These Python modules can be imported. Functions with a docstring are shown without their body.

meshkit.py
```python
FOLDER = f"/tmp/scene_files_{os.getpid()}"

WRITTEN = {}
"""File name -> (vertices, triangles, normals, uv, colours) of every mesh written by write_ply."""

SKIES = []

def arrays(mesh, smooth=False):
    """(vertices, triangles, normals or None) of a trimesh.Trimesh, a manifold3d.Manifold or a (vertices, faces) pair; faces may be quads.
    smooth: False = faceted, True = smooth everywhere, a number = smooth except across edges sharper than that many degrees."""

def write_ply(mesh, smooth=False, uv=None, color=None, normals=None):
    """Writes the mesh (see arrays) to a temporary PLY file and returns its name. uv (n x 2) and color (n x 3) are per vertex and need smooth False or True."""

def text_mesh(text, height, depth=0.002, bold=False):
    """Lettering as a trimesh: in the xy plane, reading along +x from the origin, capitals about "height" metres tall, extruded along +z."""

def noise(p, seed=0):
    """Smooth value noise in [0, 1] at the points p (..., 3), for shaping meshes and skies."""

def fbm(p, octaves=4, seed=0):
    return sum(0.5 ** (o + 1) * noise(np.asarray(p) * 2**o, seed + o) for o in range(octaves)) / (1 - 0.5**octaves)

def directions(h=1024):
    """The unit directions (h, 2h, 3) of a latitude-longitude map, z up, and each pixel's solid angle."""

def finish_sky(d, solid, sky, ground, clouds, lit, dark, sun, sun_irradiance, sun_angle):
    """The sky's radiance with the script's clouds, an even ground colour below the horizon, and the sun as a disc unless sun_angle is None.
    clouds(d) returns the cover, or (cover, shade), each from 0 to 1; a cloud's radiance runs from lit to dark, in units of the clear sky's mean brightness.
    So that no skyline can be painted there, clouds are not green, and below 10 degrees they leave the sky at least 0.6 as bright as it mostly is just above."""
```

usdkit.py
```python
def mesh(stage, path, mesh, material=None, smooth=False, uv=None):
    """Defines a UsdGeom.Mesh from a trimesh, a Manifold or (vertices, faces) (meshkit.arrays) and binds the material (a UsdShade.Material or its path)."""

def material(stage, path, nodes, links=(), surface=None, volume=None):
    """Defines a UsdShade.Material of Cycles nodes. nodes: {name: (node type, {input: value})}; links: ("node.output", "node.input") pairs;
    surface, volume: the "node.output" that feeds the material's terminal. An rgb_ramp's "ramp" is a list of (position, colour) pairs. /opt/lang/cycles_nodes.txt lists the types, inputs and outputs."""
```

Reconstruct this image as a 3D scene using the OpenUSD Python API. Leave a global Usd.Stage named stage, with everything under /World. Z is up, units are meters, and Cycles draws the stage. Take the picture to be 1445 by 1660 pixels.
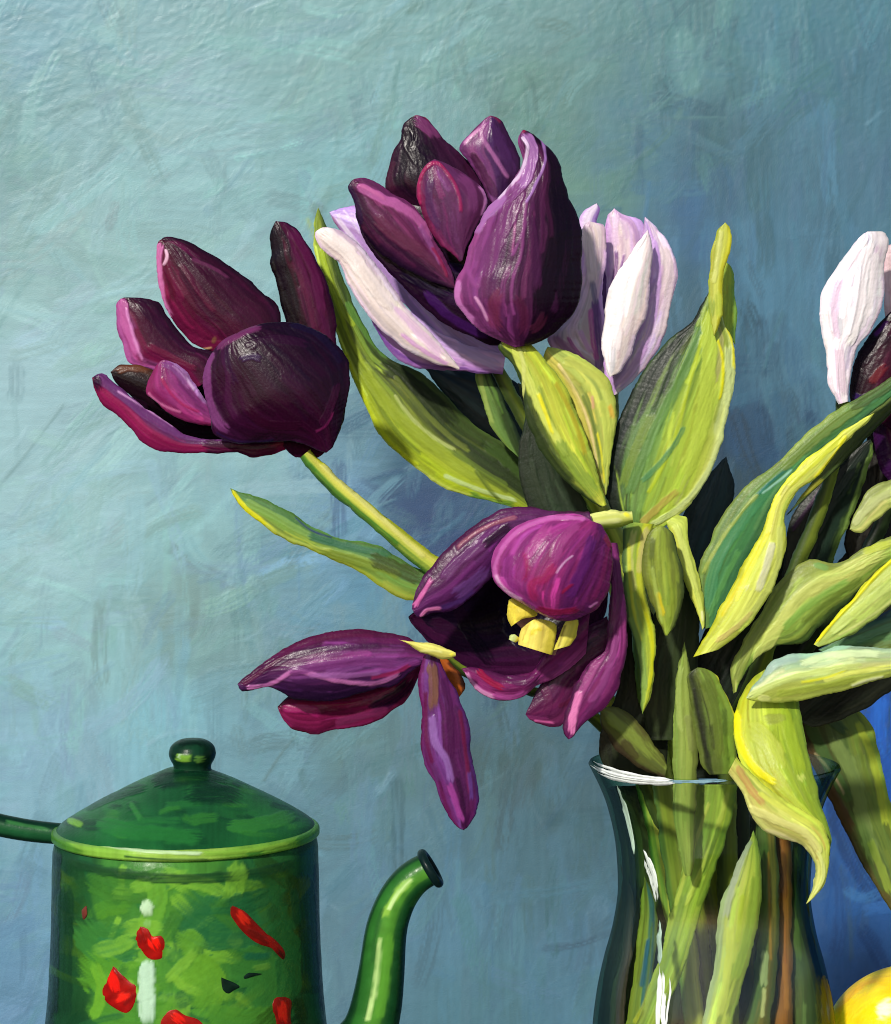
import math, random, numpy as np, trimesh, usdkit, meshkit
from scipy.spatial import cKDTree
from pxr import Usd, UsdGeom, UsdLux, UsdShade, Gf, Sdf, Vt

stage = Usd.Stage.CreateInMemory()
UsdGeom.SetStageUpAxis(stage, UsdGeom.Tokens.z)
UsdGeom.SetStageMetersPerUnit(stage, 1.0)
UsdGeom.Xform.Define(stage, '/World')
UsdGeom.Scope.Define(stage, '/World/Looks')

# ---------------------------------------------------------------- camera, sky, sun
S, D, ZC = 0.0003, 0.85, 0.312          # metres per photo pixel at y = 0, camera distance, camera height above the table
cam = UsdGeom.Camera.Define(stage, '/World/camera')
cam.AddTranslateOp().Set(Gf.Vec3d(0, -D, ZC)); cam.AddRotateXYZOp().Set(Gf.Vec3f(90, 0, 0))
FL = 50.0
cam.CreateFocalLengthAttr(FL); cam.CreateHorizontalApertureAttr(1445 * S / D * FL)
cam.CreateClippingRangeAttr(Gf.Vec2f(0.05, 100))
cam.CreateExposureAttr(0.05)
SUN = np.array([-0.36, -0.78, 0.52]); SUN /= np.linalg.norm(SUN)
el, rot = math.asin(SUN[2]), math.atan2(SUN[0], SUN[1])
sun = UsdLux.DistantLight.Define(stage, '/World/sun')
sun.CreateIntensityAttr(1.0); sun.CreateAngleAttr(3.0); sun.CreateColorAttr(Gf.Vec3f(1.0, 0.94, 0.85))
sun.GetPrim().CreateAttribute('inputs:normalize', Sdf.ValueTypeNames.Bool).Set(True)
zax = Gf.Vec3d(*SUN); rotq = Gf.Rotation(Gf.Vec3d(0, 0, 1), zax)
sun.AddTransformOp().Set(Gf.Matrix4d().SetRotate(rotq))
dome = UsdLux.DomeLight.Define(stage, '/World/sky')
sky = usdkit.material(stage, '/World/Looks/sky', {
    's': ('sky_texture', {'sky_type': 'single_scattering', 'sun_disc': False, 'sun_elevation': el, 'sun_rotation': rot}),
    'b': ('background_shader', {'strength': 0.11})}, [('s.color', 'b.color')], surface='b.background')
UsdShade.MaterialBindingAPI.Apply(dome.GetPrim()).Bind(sky)

# ---------------------------------------------------------------- materials
def paint_mat(name, rough=0.38, spec=0.45, fine=900.0, bump=0.35, dist=0.0003, coarse=None, sss=None):
    n = {'c': ('attribute', {'attribute': 'paint'}), 'g': ('geometry', {}),
         'n': ('noise_texture', {'scale': fine, 'detail': 3.0, 'roughness': 0.6}),
         'b': ('bump', {'strength': bump, 'distance': dist}),
         'rr': ('map_range', {'from_min': 0.3, 'from_max': 0.7, 'to_min': rough - 0.08, 'to_max': rough + 0.1}),
         'p': ('principled_bsdf', {'specular_ior_level': spec})}
    l = [('c.color', 'p.base_color'), ('g.position', 'n.vector'), ('n.fac', 'b.height'), ('n.fac', 'rr.value'),
         ('rr.result', 'p.roughness'), ('b.normal', 'p.normal')]
    return usdkit.material(stage, '/World/Looks/' + name, n, l, surface='p.BSDF')
M_PETAL = paint_mat('petal_paint', 0.28, 0.14)
M_PALE = paint_mat('pale_petal_paint', 0.42, 0.4, 700.0, 0.55)
M_LEAF = paint_mat('leaf_paint', 0.42, 0.2)
M_WALL = paint_mat('wall_paint', 0.42, 0.38, 650.0, 0.5, 0.0004)
M_ENAMEL = paint_mat('green_enamel', 0.30, 0.12, 500.0, 0.4)
M_RIND = paint_mat('lemon_rind', 0.35, 0.45, 420.0, 0.6, 0.0006)
M_GLASS = usdkit.material(stage, '/World/Looks/vase_glass', {
    'lw': ('layer_weight', {'blend': 0.35}),
    'r': ('rgb_ramp', {'ramp': [(0, (0.975, 0.985, 0.975)), (0.25, (0.95, 0.97, 0.95)), (0.42, (0.70, 0.82, 0.73)), (0.6, (0.32, 0.46, 0.37)), (1, (0.04, 0.1, 0.08))]}),
    't': ('transparent_bsdf', {}), 'gl': ('glossy_bsdf', {'color': (1, 1, 1), 'roughness': 0.06}),
    'f': ('rgb_ramp', {'ramp': [(0, (0.02, 0.02, 0.02)), (0.6, (0.05, 0.05, 0.05)), (0.9, (0.22, 0.22, 0.22)), (1, (0.5, 0.5, 0.5))]}), 'bw': ('rgb_to_bw', {}), 'm': ('mix_closure', {})},
    [('lw.facing', 'r.fac'), ('r.color', 't.color'), ('lw.facing', 'f.fac'), ('f.color', 'bw.color'), ('bw.val', 'm.fac'), ('t.BSDF', 'm.closure1'), ('gl.BSDF', 'm.closure2')], surface='m.closure')

# ---------------------------------------------------------------- helpers
def lin(c):
    c = np.asarray(c, float) / 255.0
    return np.where(c <= 0.04045, c / 12.92, ((c + 0.055) / 1.055) ** 2.4)
def unproj(px, py, y):
    k = S * (D + y) / D
    return np.stack([(px - 722.5) * k, y + 0 * px, ZC + (830 - py) * k], -1)
def project(P):
    k = S * (D + P[..., 1]) / D
    return P[..., 0] / k + 722.5, 830 - (P[..., 2] - ZC) / k
def ss(a, b, x):
    t = np.clip((x - a) / (b - a), 0, 1); return t * t * (3 - 2 * t)
def nz(a, b, seed):
    """smooth 2-D value noise in 0..1, its lattice turned so that no grid shows"""
    p, q = 0.825 * a - 0.565 * b + 500.3, 0.565 * a + 0.825 * b + 700.7
    i, j = np.floor(p), np.floor(q); u, v = p - i, q - j
    u = u * u * (3 - 2 * u); v = v * v * (3 - 2 * v)
    i, j = i.astype(np.int64) * 374761393 + seed * 1446657, j.astype(np.int64) * 668265263
    def hsh(x):
        x = x & 0xFFFFFFFF; x = ((x ^ (x >> 13)) * 1274126177) & 0xFFFFFFFF
        return ((x ^ (x >> 16)) & 0xFFFF) * (1 / 65535.0)
    A, B = 374761393, 668265263
    x0 = hsh(i + j) * (1 - u) + hsh(i + A + j) * u
    x1 = hsh(i + j + B) * (1 - u) + hsh(i + A + j + B) * u
    return x0 * (1 - v) + x1 * v
def pts(s):
    if isinstance(s, str):
        return np.array([[float(v) for v in p.split(',')] for p in s.replace('/', ' ').split()])
    return np.asarray(s, float)
def spline(P, n):
    """centripetal-ish smooth resampling of a polyline to n points, even in arc length"""
    P = pts(P)
    if len(P) == 1: return np.repeat(P, n, 0)
    d = np.r_[0, np.cumsum(np.maximum(np.linalg.norm(np.diff(P, axis=0), axis=1), 1e-6))]
    from scipy.interpolate import PchipInterpolator
    f = PchipInterpolator(d, P, axis=0)
    fine = f(np.linspace(0, d[-1], max(200, 8 * len(P))))
    k = np.ones(9) / 9                                            # round the corners a little, ends stay
    sm = np.stack([np.convolve(np.pad(fine[:, i], 4, mode='edge'), k, 'valid') for i in range(fine.shape[1])], 1)
    sm[0], sm[-1] = fine[0], fine[-1]
    e = np.r_[0, np.cumsum(np.linalg.norm(np.diff(sm[:, :2], axis=0), axis=1) + 1e-9)]
    t = np.linspace(0, e[-1], n)
    return np.stack([np.interp(t, e, sm[:, i]) for i in range(sm.shape[1])], 1)

class Canvas:
    """a surface's grid with a pixel position, a paint colour (linear) and a paint thickness (mm) per point"""
    def __init__(s, PX, PY, col, mask=None, seed=1):
        s.x, s.y, s.c, s.h, s.seed = PX, PY, col, np.zeros_like(PX), seed
        s.mask = np.ones(PX.shape, bool) if mask is None else mask
    def stroke(s, P, w, color, a=0.88, dry=0.3, hgt=0.22, soft=2.2, rag=1.0):
        s.seed += 1
        P = pts(P); L = np.linalg.norm(np.diff(P, axis=0), axis=1).sum()
        n = int(max(6, L / 3.0)); Q = spline(P, n)
        m = s.mask & (s.x > Q[:, 0].min() - w) & (s.x < Q[:, 0].max() + w) & (s.y > Q[:, 1].min() - w) & (s.y < Q[:, 1].max() + w)
        if not m.any(): return
        I = np.nonzero(m); X, Y = s.x[I], s.y[I]
        T = np.gradient(Q, axis=0); T /= np.linalg.norm(T, axis=1)[:, None] + 1e-9
        _, k = cKDTree(Q).query(np.stack([X, Y], 1))
        dx, dy = X - Q[k, 0], Y - Q[k, 1]
        al = dx * T[k, 0] + dy * T[k, 1]; d = -dx * T[k, 1] + dy * T[k, 0]
        u = k / (n - 1.0) * L + al
        wl = w / 2 * np.ones_like(u)
        wl = wl * np.sqrt(np.clip(np.minimum(u / (w * 0.7 + 1) + 0.5, (L - u) / (w * 0.9 + 1) + 0.4), 0, 1))
        n1 = nz(u * 0.018, d * 0.5, s.seed); n2 = nz(u * 0.09, d * 0.2, s.seed + 7)
        rg = rag * w * 0.55 * (n1 - 0.4)
        end = np.clip(np.minimum(u + w * 0.25 - rg * 0.5, L - u + w * 0.2 - rg), -9, 9)
        te = np.minimum(u + 0.25 * w, (L - u + 0.15 * w) * 0.8) / (w * 1.1 + 3)
        al = ss(-0.05, 0.4, te + 0.75 * rag * (n1 - 0.55)) * ss(-soft * 0.3, soft, wl * (0.82 + 0.36 * n2) - np.abs(d)) * ss(0, 2, end)
        al = al * (1 - dry * 1.2 * ss(0.42, 0.75, n1) * (0.4 + 0.6 * np.clip(u / max(L, 1), 0, 1)))
        al = np.clip(al * a, 0, 1)
        jit = 1 + 0.22 * (n1 - 0.5) + 0.12 * (n2 - 0.5)
        s.c[I] = s.c[I] * (1 - al[:, None]) + lin(color) * jit[:, None] * al[:, None]
        ridge = 0.45 + 0.75 * n1 + 0.35 * ss(0.6, 1, np.abs(d) / np.maximum(wl, 0.5))
        s.h[I] += hgt * al * ridge

USED = {}
def uniq(base, name):
    k = USED.get((base, name), -1) + 1; USED[(base, name)] = k
    return f'{base}/{name}' if k == 0 else f'{base}/{name}_{k:03d}'
def tag(prim, label=None, cat=None, group=None, kind=None):
    for k, v in (('label', label), ('category', cat), ('group', group), ('kind', kind)):
        if v: prim.SetCustomDataByKey(k, v)
ORIGIN = {}
def thing(name, label, cat, at, group=None):
    p = uniq('/World', name); x = UsdGeom.Xform.Define(stage, p); x.AddTranslateOp().Set(Gf.Vec3d(*map(float, at)))
    tag(x.GetPrim(), label, cat, group); ORIGIN[p] = np.asarray(at, float)
    return p
def put(parent, name, V, F, N, mat, C=None, label=None, kind=None, cat=None, group=None):
    p = uniq(parent or '/World', name)
    o = np.zeros(3); q = parent
    while q and q != '/World':
        o = o + ORIGIN.get(q, 0); q = q.rsplit('/', 1)[0]
    m = UsdGeom.Mesh.Define(stage, p)
    V = V - o
    if parent is None:
        b = V[0].copy(); V = V - b; m.AddTranslateOp().Set(Gf.Vec3d(*map(float, b))); ORIGIN[p] = b
    m.CreatePointsAttr(Vt.Vec3fArray.FromNumpy(V.astype(np.float32)))
    m.CreateFaceVertexCountsAttr(Vt.IntArray.FromNumpy(np.full(len(F), F.shape[1], np.int32)))
    m.CreateFaceVertexIndicesAttr(Vt.IntArray.FromNumpy(F.astype(np.int32).ravel()))
    m.CreateSubdivisionSchemeAttr('none')
    if N is not None:
        m.CreateNormalsAttr(Vt.Vec3fArray.FromNumpy(N.astype(np.float32))); m.SetNormalsInterpolation('vertex')
    if C is not None:
        UsdGeom.PrimvarsAPI(m).CreatePrimvar('paint', Sdf.ValueTypeNames.Color3fArray, 'vertex').Set(Vt.Vec3fArray.FromNumpy(np.clip(C, 0, 0.9).astype(np.float32)))
    UsdShade.MaterialBindingAPI.Apply(m.GetPrim()).Bind(mat)
    tag(m.GetPrim(), label, cat, group, kind)
    return p
def quads(nu, nv, off=0, flip=False):
    i = np.arange(nu * nv).reshape(nu, nv)
    q = np.stack([i[:-1, :-1], i[1:, :-1], i[1:, 1:], i[:-1, 1:]], -1).reshape(-1, 4) + off
    return q[:, ::-1] if flip else q
def gnormal(P):
    a, b = np.gradient(P, axis=0), np.gradient(P, axis=1)
    n = np.cross(a, b); return n / (np.linalg.norm(n, axis=-1, keepdims=True) + 1e-12)
def rnd(seed): return np.random.default_rng(seed)

SEED = [10]
def band_colour(U, V, cols, wob, seed, sharp=0.6):
    u = np.array([c[0] for c in cols], float); rgb = lin(np.array([c[1] for c in cols]))
    w = np.clip(U + wob * (nz(V * 4.0, U * 2.5, seed) - 0.5) * 2 + wob * 0.5 * (nz(V * 13.0, U * 9.0, seed + 3) - 0.5), 0, 1)
    k = np.clip(np.searchsorted(u, w, 'right') - 1, 0, len(u) - 2)
    t = np.clip((w - u[k]) / np.maximum(u[k + 1] - u[k], 1e-6), 0, 1)
    t = (1 - sharp) * t + sharp * ss(0.38, 0.62, t)
    return rgb[k] * (1 - t[..., None]) + rgb[k + 1] * t[..., None]

def patch(parent, name, L, R, y0, cols, mat=M_LEAF, bulge=0.10, lean=0.0, base=0.0, strokes=(), auto=1.0, round_=False,
          wob=0.07, hs=1.0, thick=0.0011, label=None, cat=None, group=None, edge=1.0, res=1.95, curve=0.0, sharp=0.6):
    """one petal, leaf or stem: a curved, thick, brush-marked sheet between its two edges (base to tip, photo pixels);
    y0 = distance behind the plane of the vase (m), lean = how much further back the tip is, bulge = rise of the middle over the width"""
    SEED[0] += 13; seed = SEED[0]
    if isinstance(cols[0], (int, float)): cols = [(0, cols), (1, cols)]
    L, R = pts(L), pts(R)
    l = 0.5 * (np.linalg.norm(np.diff(L, axis=0), axis=1).sum() + np.linalg.norm(np.diff(R, axis=0), axis=1).sum())
    nv = int(np.clip(l / res, 24, 420)) + 1
    A, B = spline(L, nv), spline(R, nv)
    wd = np.linalg.norm(B - A, axis=1)
    nu = int(np.clip(wd.max() / res, 14, 220)) + 1
    u = np.linspace(0, 1, nu)
    if round_: u = 0.5 - 0.5 * np.cos(np.pi * np.linspace(0.06, 0.94, nu)); u = (u - u[0]) / (u[-1] - u[0])
    v = np.linspace(0, 1, nv)
    U, V = np.meshgrid(u, v, indexing='ij')
    r1, r2 = nz(v * l * 0.05, v * 0, seed) - 0.5, nz(v * l * 0.05, v * 0, seed + 1) - 0.5   # ragged brush edge
    q1, q2 = nz(v * l * 0.25, v * 0, seed + 2) - 0.5, nz(v * l * 0.25, v * 0, seed + 4) - 0.5
    fade = np.clip(wd / 12, 0, 1) * edge
    dirn = (B - A) / (wd[:, None] + 1e-6)
    PX = A[None, :, 0] * (1 - U) + B[None, :, 0] * U; PY = A[None, :, 1] * (1 - U) + B[None, :, 1] * U
    ja, jb = ((r1 * 4.4 + q1 * 1.6) * fade)[None] * (1 - U) ** 5, ((r2 * 4.4 + q2 * 1.6) * fade)[None] * U ** 5
    PX = PX + dirn[None, :, 0] * (ja + jb); PY = PY + dirn[None, :, 1] * (ja + jb)
    cross = 1 - (2 * U - 1) ** 2
    if round_:
        dep = -0.5 * wd[None] * S * np.sqrt(np.maximum(cross, 0))
    else:
        dep = -bulge * wd[None] * S * (cross - 0.3)
    Y = y0 + base * (1 - V) ** 2 + lean * V + curve * 4 * V * (1 - V) + dep
    P = unproj(PX, PY, Y)
    col = band_colour(U, V, cols, wob, seed, sharp)
    W = wd[None] * (U - 0.5)
    st = nz(W * 0.42 + 50, V * l * 0.012, seed + 5) - 0.5; st2 = nz(W * 0.14 + 90, V * l * 0.03, seed + 6) - 0.5
    col = col * (1 + 0.34 * st * auto + 0.30 * st2 * auto)[..., None]
    cv = Canvas(PX, PY, col, seed=seed)
    cv.h += 0.10 * st * auto
    g = rnd(seed)
    k = int(auto * np.clip(wd.max() / 3.2, 4, 46) * np.clip(l / 130, 0.7, 2.2))
    for _ in range(k):                                             # loose brush marks that follow the petal or blade
        uu, v0 = g.uniform(0.04, 0.96), g.uniform(0, 0.75); v1 = min(1, v0 + g.uniform(0.15, 0.5))
        us = np.clip(uu + np.linspace(0, g.normal(0, 0.06), 7), 0.02, 0.98); vs = np.linspace(v0, v1, 7)
        ii, jj = np.clip((us * (nu - 1)).round().astype(int), 0, nu - 1), (vs * (nv - 1)).round().astype(int)
        line = np.stack([PX[ii, jj], PY[ii, jj]], 1)
        if np.linalg.norm(line[-1] - line[0]) < 8: continue
        uc = np.clip(uu + g.normal(0, 0.13), 0, 1)
        cc = band_colour(np.array([uc]), np.array([0.5 * (v0 + v1)]), cols, 0, seed, 0)[0] * np.exp(g.normal(0, 0.3)) * np.exp(g.normal(0, 0.07, 3))
        srgb = 255 * np.where(cc <= 0.0031308, cc * 12.92, 1.055 * np.maximum(cc, 1e-9) ** (1 / 2.4) - 0.055)
        cv.stroke(line, g.uniform(2.5, 9) * np.clip(wd.max() / 60, 0.55, 1.4), srgb, a=g.uniform(0.4, 0.85), dry=0.6, hgt=0.13)
    for s_ in strokes:
        cv.stroke(s_[0], s_[1], s_[2], **(s_[3] if len(s_) > 3 else {}))
    eu = np.minimum(U, 1 - U) * wd[None]; ev = np.minimum(V, 1 - V) * l
    e = np.minimum(eu, ev + 2)
    if not round_: cv.h += 0.16 * ss(9, 3, e) - 0.35 * ss(2.5, 0, e)   # bead of paint along the edge
    if mat is M_PETAL:                                              # the plum pigment is a deep one
        lu = cv.c.mean(-1, keepdims=True); cv.c = cv.c * (0.58 + 0.38 * np.clip(lu / 0.22, 0, 1)) * [1.03, 0.95, 0.92]
    elif mat is M_PALE: cv.c = cv.c * [0.90, 0.84, 0.89]
    elif mat is M_LEAF: cv.c = cv.c * [0.85, 0.84, 0.85]
    n = gnormal(P)
    if n[..., 1].mean() > 0: n = -n
    Pf = P + n * (cv.h * 0.001 * hs)[..., None]
    nn = gnormal(Pf)
    if nn[..., 1].mean() > 0: nn = -nn; flip = True
    else: flip = False
    F = [quads(nu, nv, 0, flip)]
    # back
    iu = np.unique(np.r_[np.arange(0, nu, 4), nu - 1]); iv = np.unique(np.r_[np.arange(0, nv, 4), nv - 1])
    if round_:
        Yb = Y - 2 * dep; Pb = unproj(PX, PY, Yb); nb = gnormal(Pb); nb = nb if nb[..., 1].mean() > 0 else -nb
    else:
        tt = thick * (0.15 + 0.85 * np.clip(e / 8, 0, 1)); Pb = P - n * tt[..., None]; nb = -n
    Pb, nb, cb = Pb[np.ix_(iu, iv)], nb[np.ix_(iu, iv)], cv.c[np.ix_(iu, iv)]
    F.append(quads(len(iu), len(iv), nu * nv, not flip))
    Vt_ = [Pf.reshape(-1, 3), Pb.reshape(-1, 3)]; Nn = [nn.reshape(-1, 3), nb.reshape(-1, 3)]; C = [cv.c.reshape(-1, 3), cb.reshape(-1, 3)]
    # rim between front and back
    off = nu * nv + len(iu) * len(iv); fi = np.arange(nu * nv).reshape(nu, nv); bi = np.arange(len(iu) * len(iv)).reshape(len(iu), len(iv)) + nu * nv
    for f_, b_ in ((fi[0, iv], bi[0]), (fi[-1, iv], bi[-1]), (fi[iu, 0], bi[:, 0]), (fi[iu, -1], bi[:, -1])):
        F.append(np.stack([f_[:-1], f_[1:], b_[1:], b_[:-1]], 1))
    return put(parent, name, np.vstack(Vt_), np.vstack(F), np.vstack(Nn), mat, np.vstack(C), label, None, cat, group)

def stem(parent, path, w, y, cols, name='stem', **kw):
    """a round stem along a path of x,y,depth,width"""
    P = pts(path); Q = spline(P, 60)
    T = np.gradient(Q, axis=0); T /= np.linalg.norm(T, axis=1)[:, None]
    N = np.stack([T[:, 1], -T[:, 0]], 1)
    ww = np.interp(np.linspace(0, 1, 60), np.linspace(0, 1, len(np.atleast_1d(w))), np.atleast_1d(w))
    yy = np.atleast_1d(y)
    return patch(parent, name, Q + N * ww[:, None] / 2, Q - N * ww[:, None] / 2, yy[0], cols, round_=True,
                 lean=(yy[-1] - yy[0]), **kw)

def lathe(parent, name, prof, cx, y, cols, mat, strokes=(), seed=5, label=None, nth=220, squash=1.0, solid=True, auto=1.0, hs=1.0, inner=None, paint=True, base_fn=None):
    """a turned body: prof = (row, radius) in photo pixels in the plane y, top to bottom"""
    pr = pts(prof); k = S * (D + y) / D
    n = max(40, int(np.linalg.norm(np.diff(pr, axis=0), axis=1).sum() / 2.2)); n = min(n, 260)
    q = spline(pr, n)
    front = np.linspace(-0.52 * math.pi, 0.52 * math.pi, nth); back = np.linspace(0.52 * math.pi, 1.48 * math.pi, 40)[1:]
    th = np.r_[front, back]
    X0 = (cx - 722.5) * k
    R_, Z_ = q[:, 1] * k, ZC + (830 - q[:, 0]) * k
    P = np.stack([X0 + np.sin(th)[:, None] * R_[None], y - np.cos(th)[:, None] * R_[None] * squash, np.repeat(Z_[None], len(th), 0)], -1)
    PX, PY = project(P)
    mask = np.cos(th)[:, None] * np.ones(n)[None] > -0.05
    U = np.clip((PX - PX.min()) / np.ptp(PX), 0, 1); V = np.repeat(np.linspace(0, 1, n)[None], len(th), 0)
    col = band_colour(U, V, cols, 0.05, seed)
    col = col * (1 + 0.3 * auto * (nz(PX * 0.05, PY * 0.05, seed) - 0.5) + 0.22 * auto * (nz(PX * 0.3, PY * 0.03, seed + 1) - 0.5))[..., None]
    cv = Canvas(PX, PY, col, mask, seed)
    for s_ in strokes: cv.stroke(s_[0], s_[1], s_[2], **(s_[3] if len(s_) > 3 else {}))
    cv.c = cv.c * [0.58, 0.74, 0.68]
    nrm = gnormal(P)
    c0 = np.array([X0, y, 0]); outw = ((P - c0) * [1, 1, 0] * nrm).sum(-1).mean()
    if outw < 0: nrm = -nrm
    Pf = P + nrm * (cv.h * 0.001 * hs)[..., None]; nn = gnormal(Pf)
    if (nn * nrm).sum(-1).mean() < 0: nn = -nn; fl = True
    else: fl = False
    return put(parent, name, Pf.reshape(-1, 3), quads(len(th), n, 0, fl), nn.reshape(-1, 3), mat, cv.c.reshape(-1, 3), label)

def tube3(parent, name, path, rad, cols, mat, strokes=(), label=None, seed=9, ns=64):
    """a bent round tube through photo points (x, y, depth) with radii in pixels"""
    Q = spline(path, 140); r = np.interp(np.linspace(0, 1, 140), np.linspace(0, 1, len(rad)), rad) * S
    C3 = np.stack([*unproj(Q[:, 0], Q[:, 1], Q[:, 2]).T], 1)
    T = np.gradient(C3, axis=0); T /= np.linalg.norm(T, axis=1)[:, None]
    B = np.cross(T, [0, 1, 0]); B /= np.linalg.norm(B, axis=1)[:, None]; N = np.cross(B, T)
    th = np.linspace(0, 2 * math.pi, ns)
    P = C3[None] + r[None, :, None] * (np.cos(th)[:, None, None] * B[None] + np.sin(th)[:, None, None] * N[None])
    PX, PY = project(P)
    sgn = np.cos(th)[:, None] * np.ones(140)[None]
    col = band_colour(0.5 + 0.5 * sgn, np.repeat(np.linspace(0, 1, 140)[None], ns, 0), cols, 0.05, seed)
    col *= (1 + 0.3 * (nz(PX * 0.08, PY * 0.08, seed) - 0.5))[..., None]
    cv = Canvas(PX, PY, col, P[..., 1] < C3[None, :, 1] + 1e-4, seed)
    for s_ in strokes: cv.stroke(s_[0], s_[1], s_[2], **(s_[3] if len(s_) > 3 else {}))
    cv.c = cv.c * [0.7, 0.84, 0.78]
    nn = gnormal(P); o = ((P - C3[None]) * nn).sum(-1).mean()
    if o < 0: nn = -nn
    P = P + nn * (cv.h * 0.0006)[..., None]
    return put(parent, name, P.reshape(-1, 3), quads(ns, 140, 0, o < 0), nn.reshape(-1, 3), mat, cv.c.reshape(-1, 3), label)

# ---------------------------------------------------------------- colours of the paints
K, DP, P_, MP, MG_ = (24, 9, 30), (52, 16, 48), (84, 34, 82), (118, 56, 112), (140, 38, 100)
PK, LL, VI, RA, MR = (186, 100, 165), (200, 170, 218), (72, 28, 110), (140, 26, 78), (84, 18, 56)
CR, WH, LI, NAVY = (226, 216, 206), (238, 236, 234), (178, 140, 200), (22, 14, 50)
YG, LG, OG, MD, DG, KG = (176, 196, 58), (200, 214, 98), (128, 148, 48), (94, 130, 58), (48, 66, 34), (24, 33, 24)
TG, YE, PG, BR = (62, 122, 84), (236, 230, 26), (206, 220, 150), (92, 62, 34)

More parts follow.
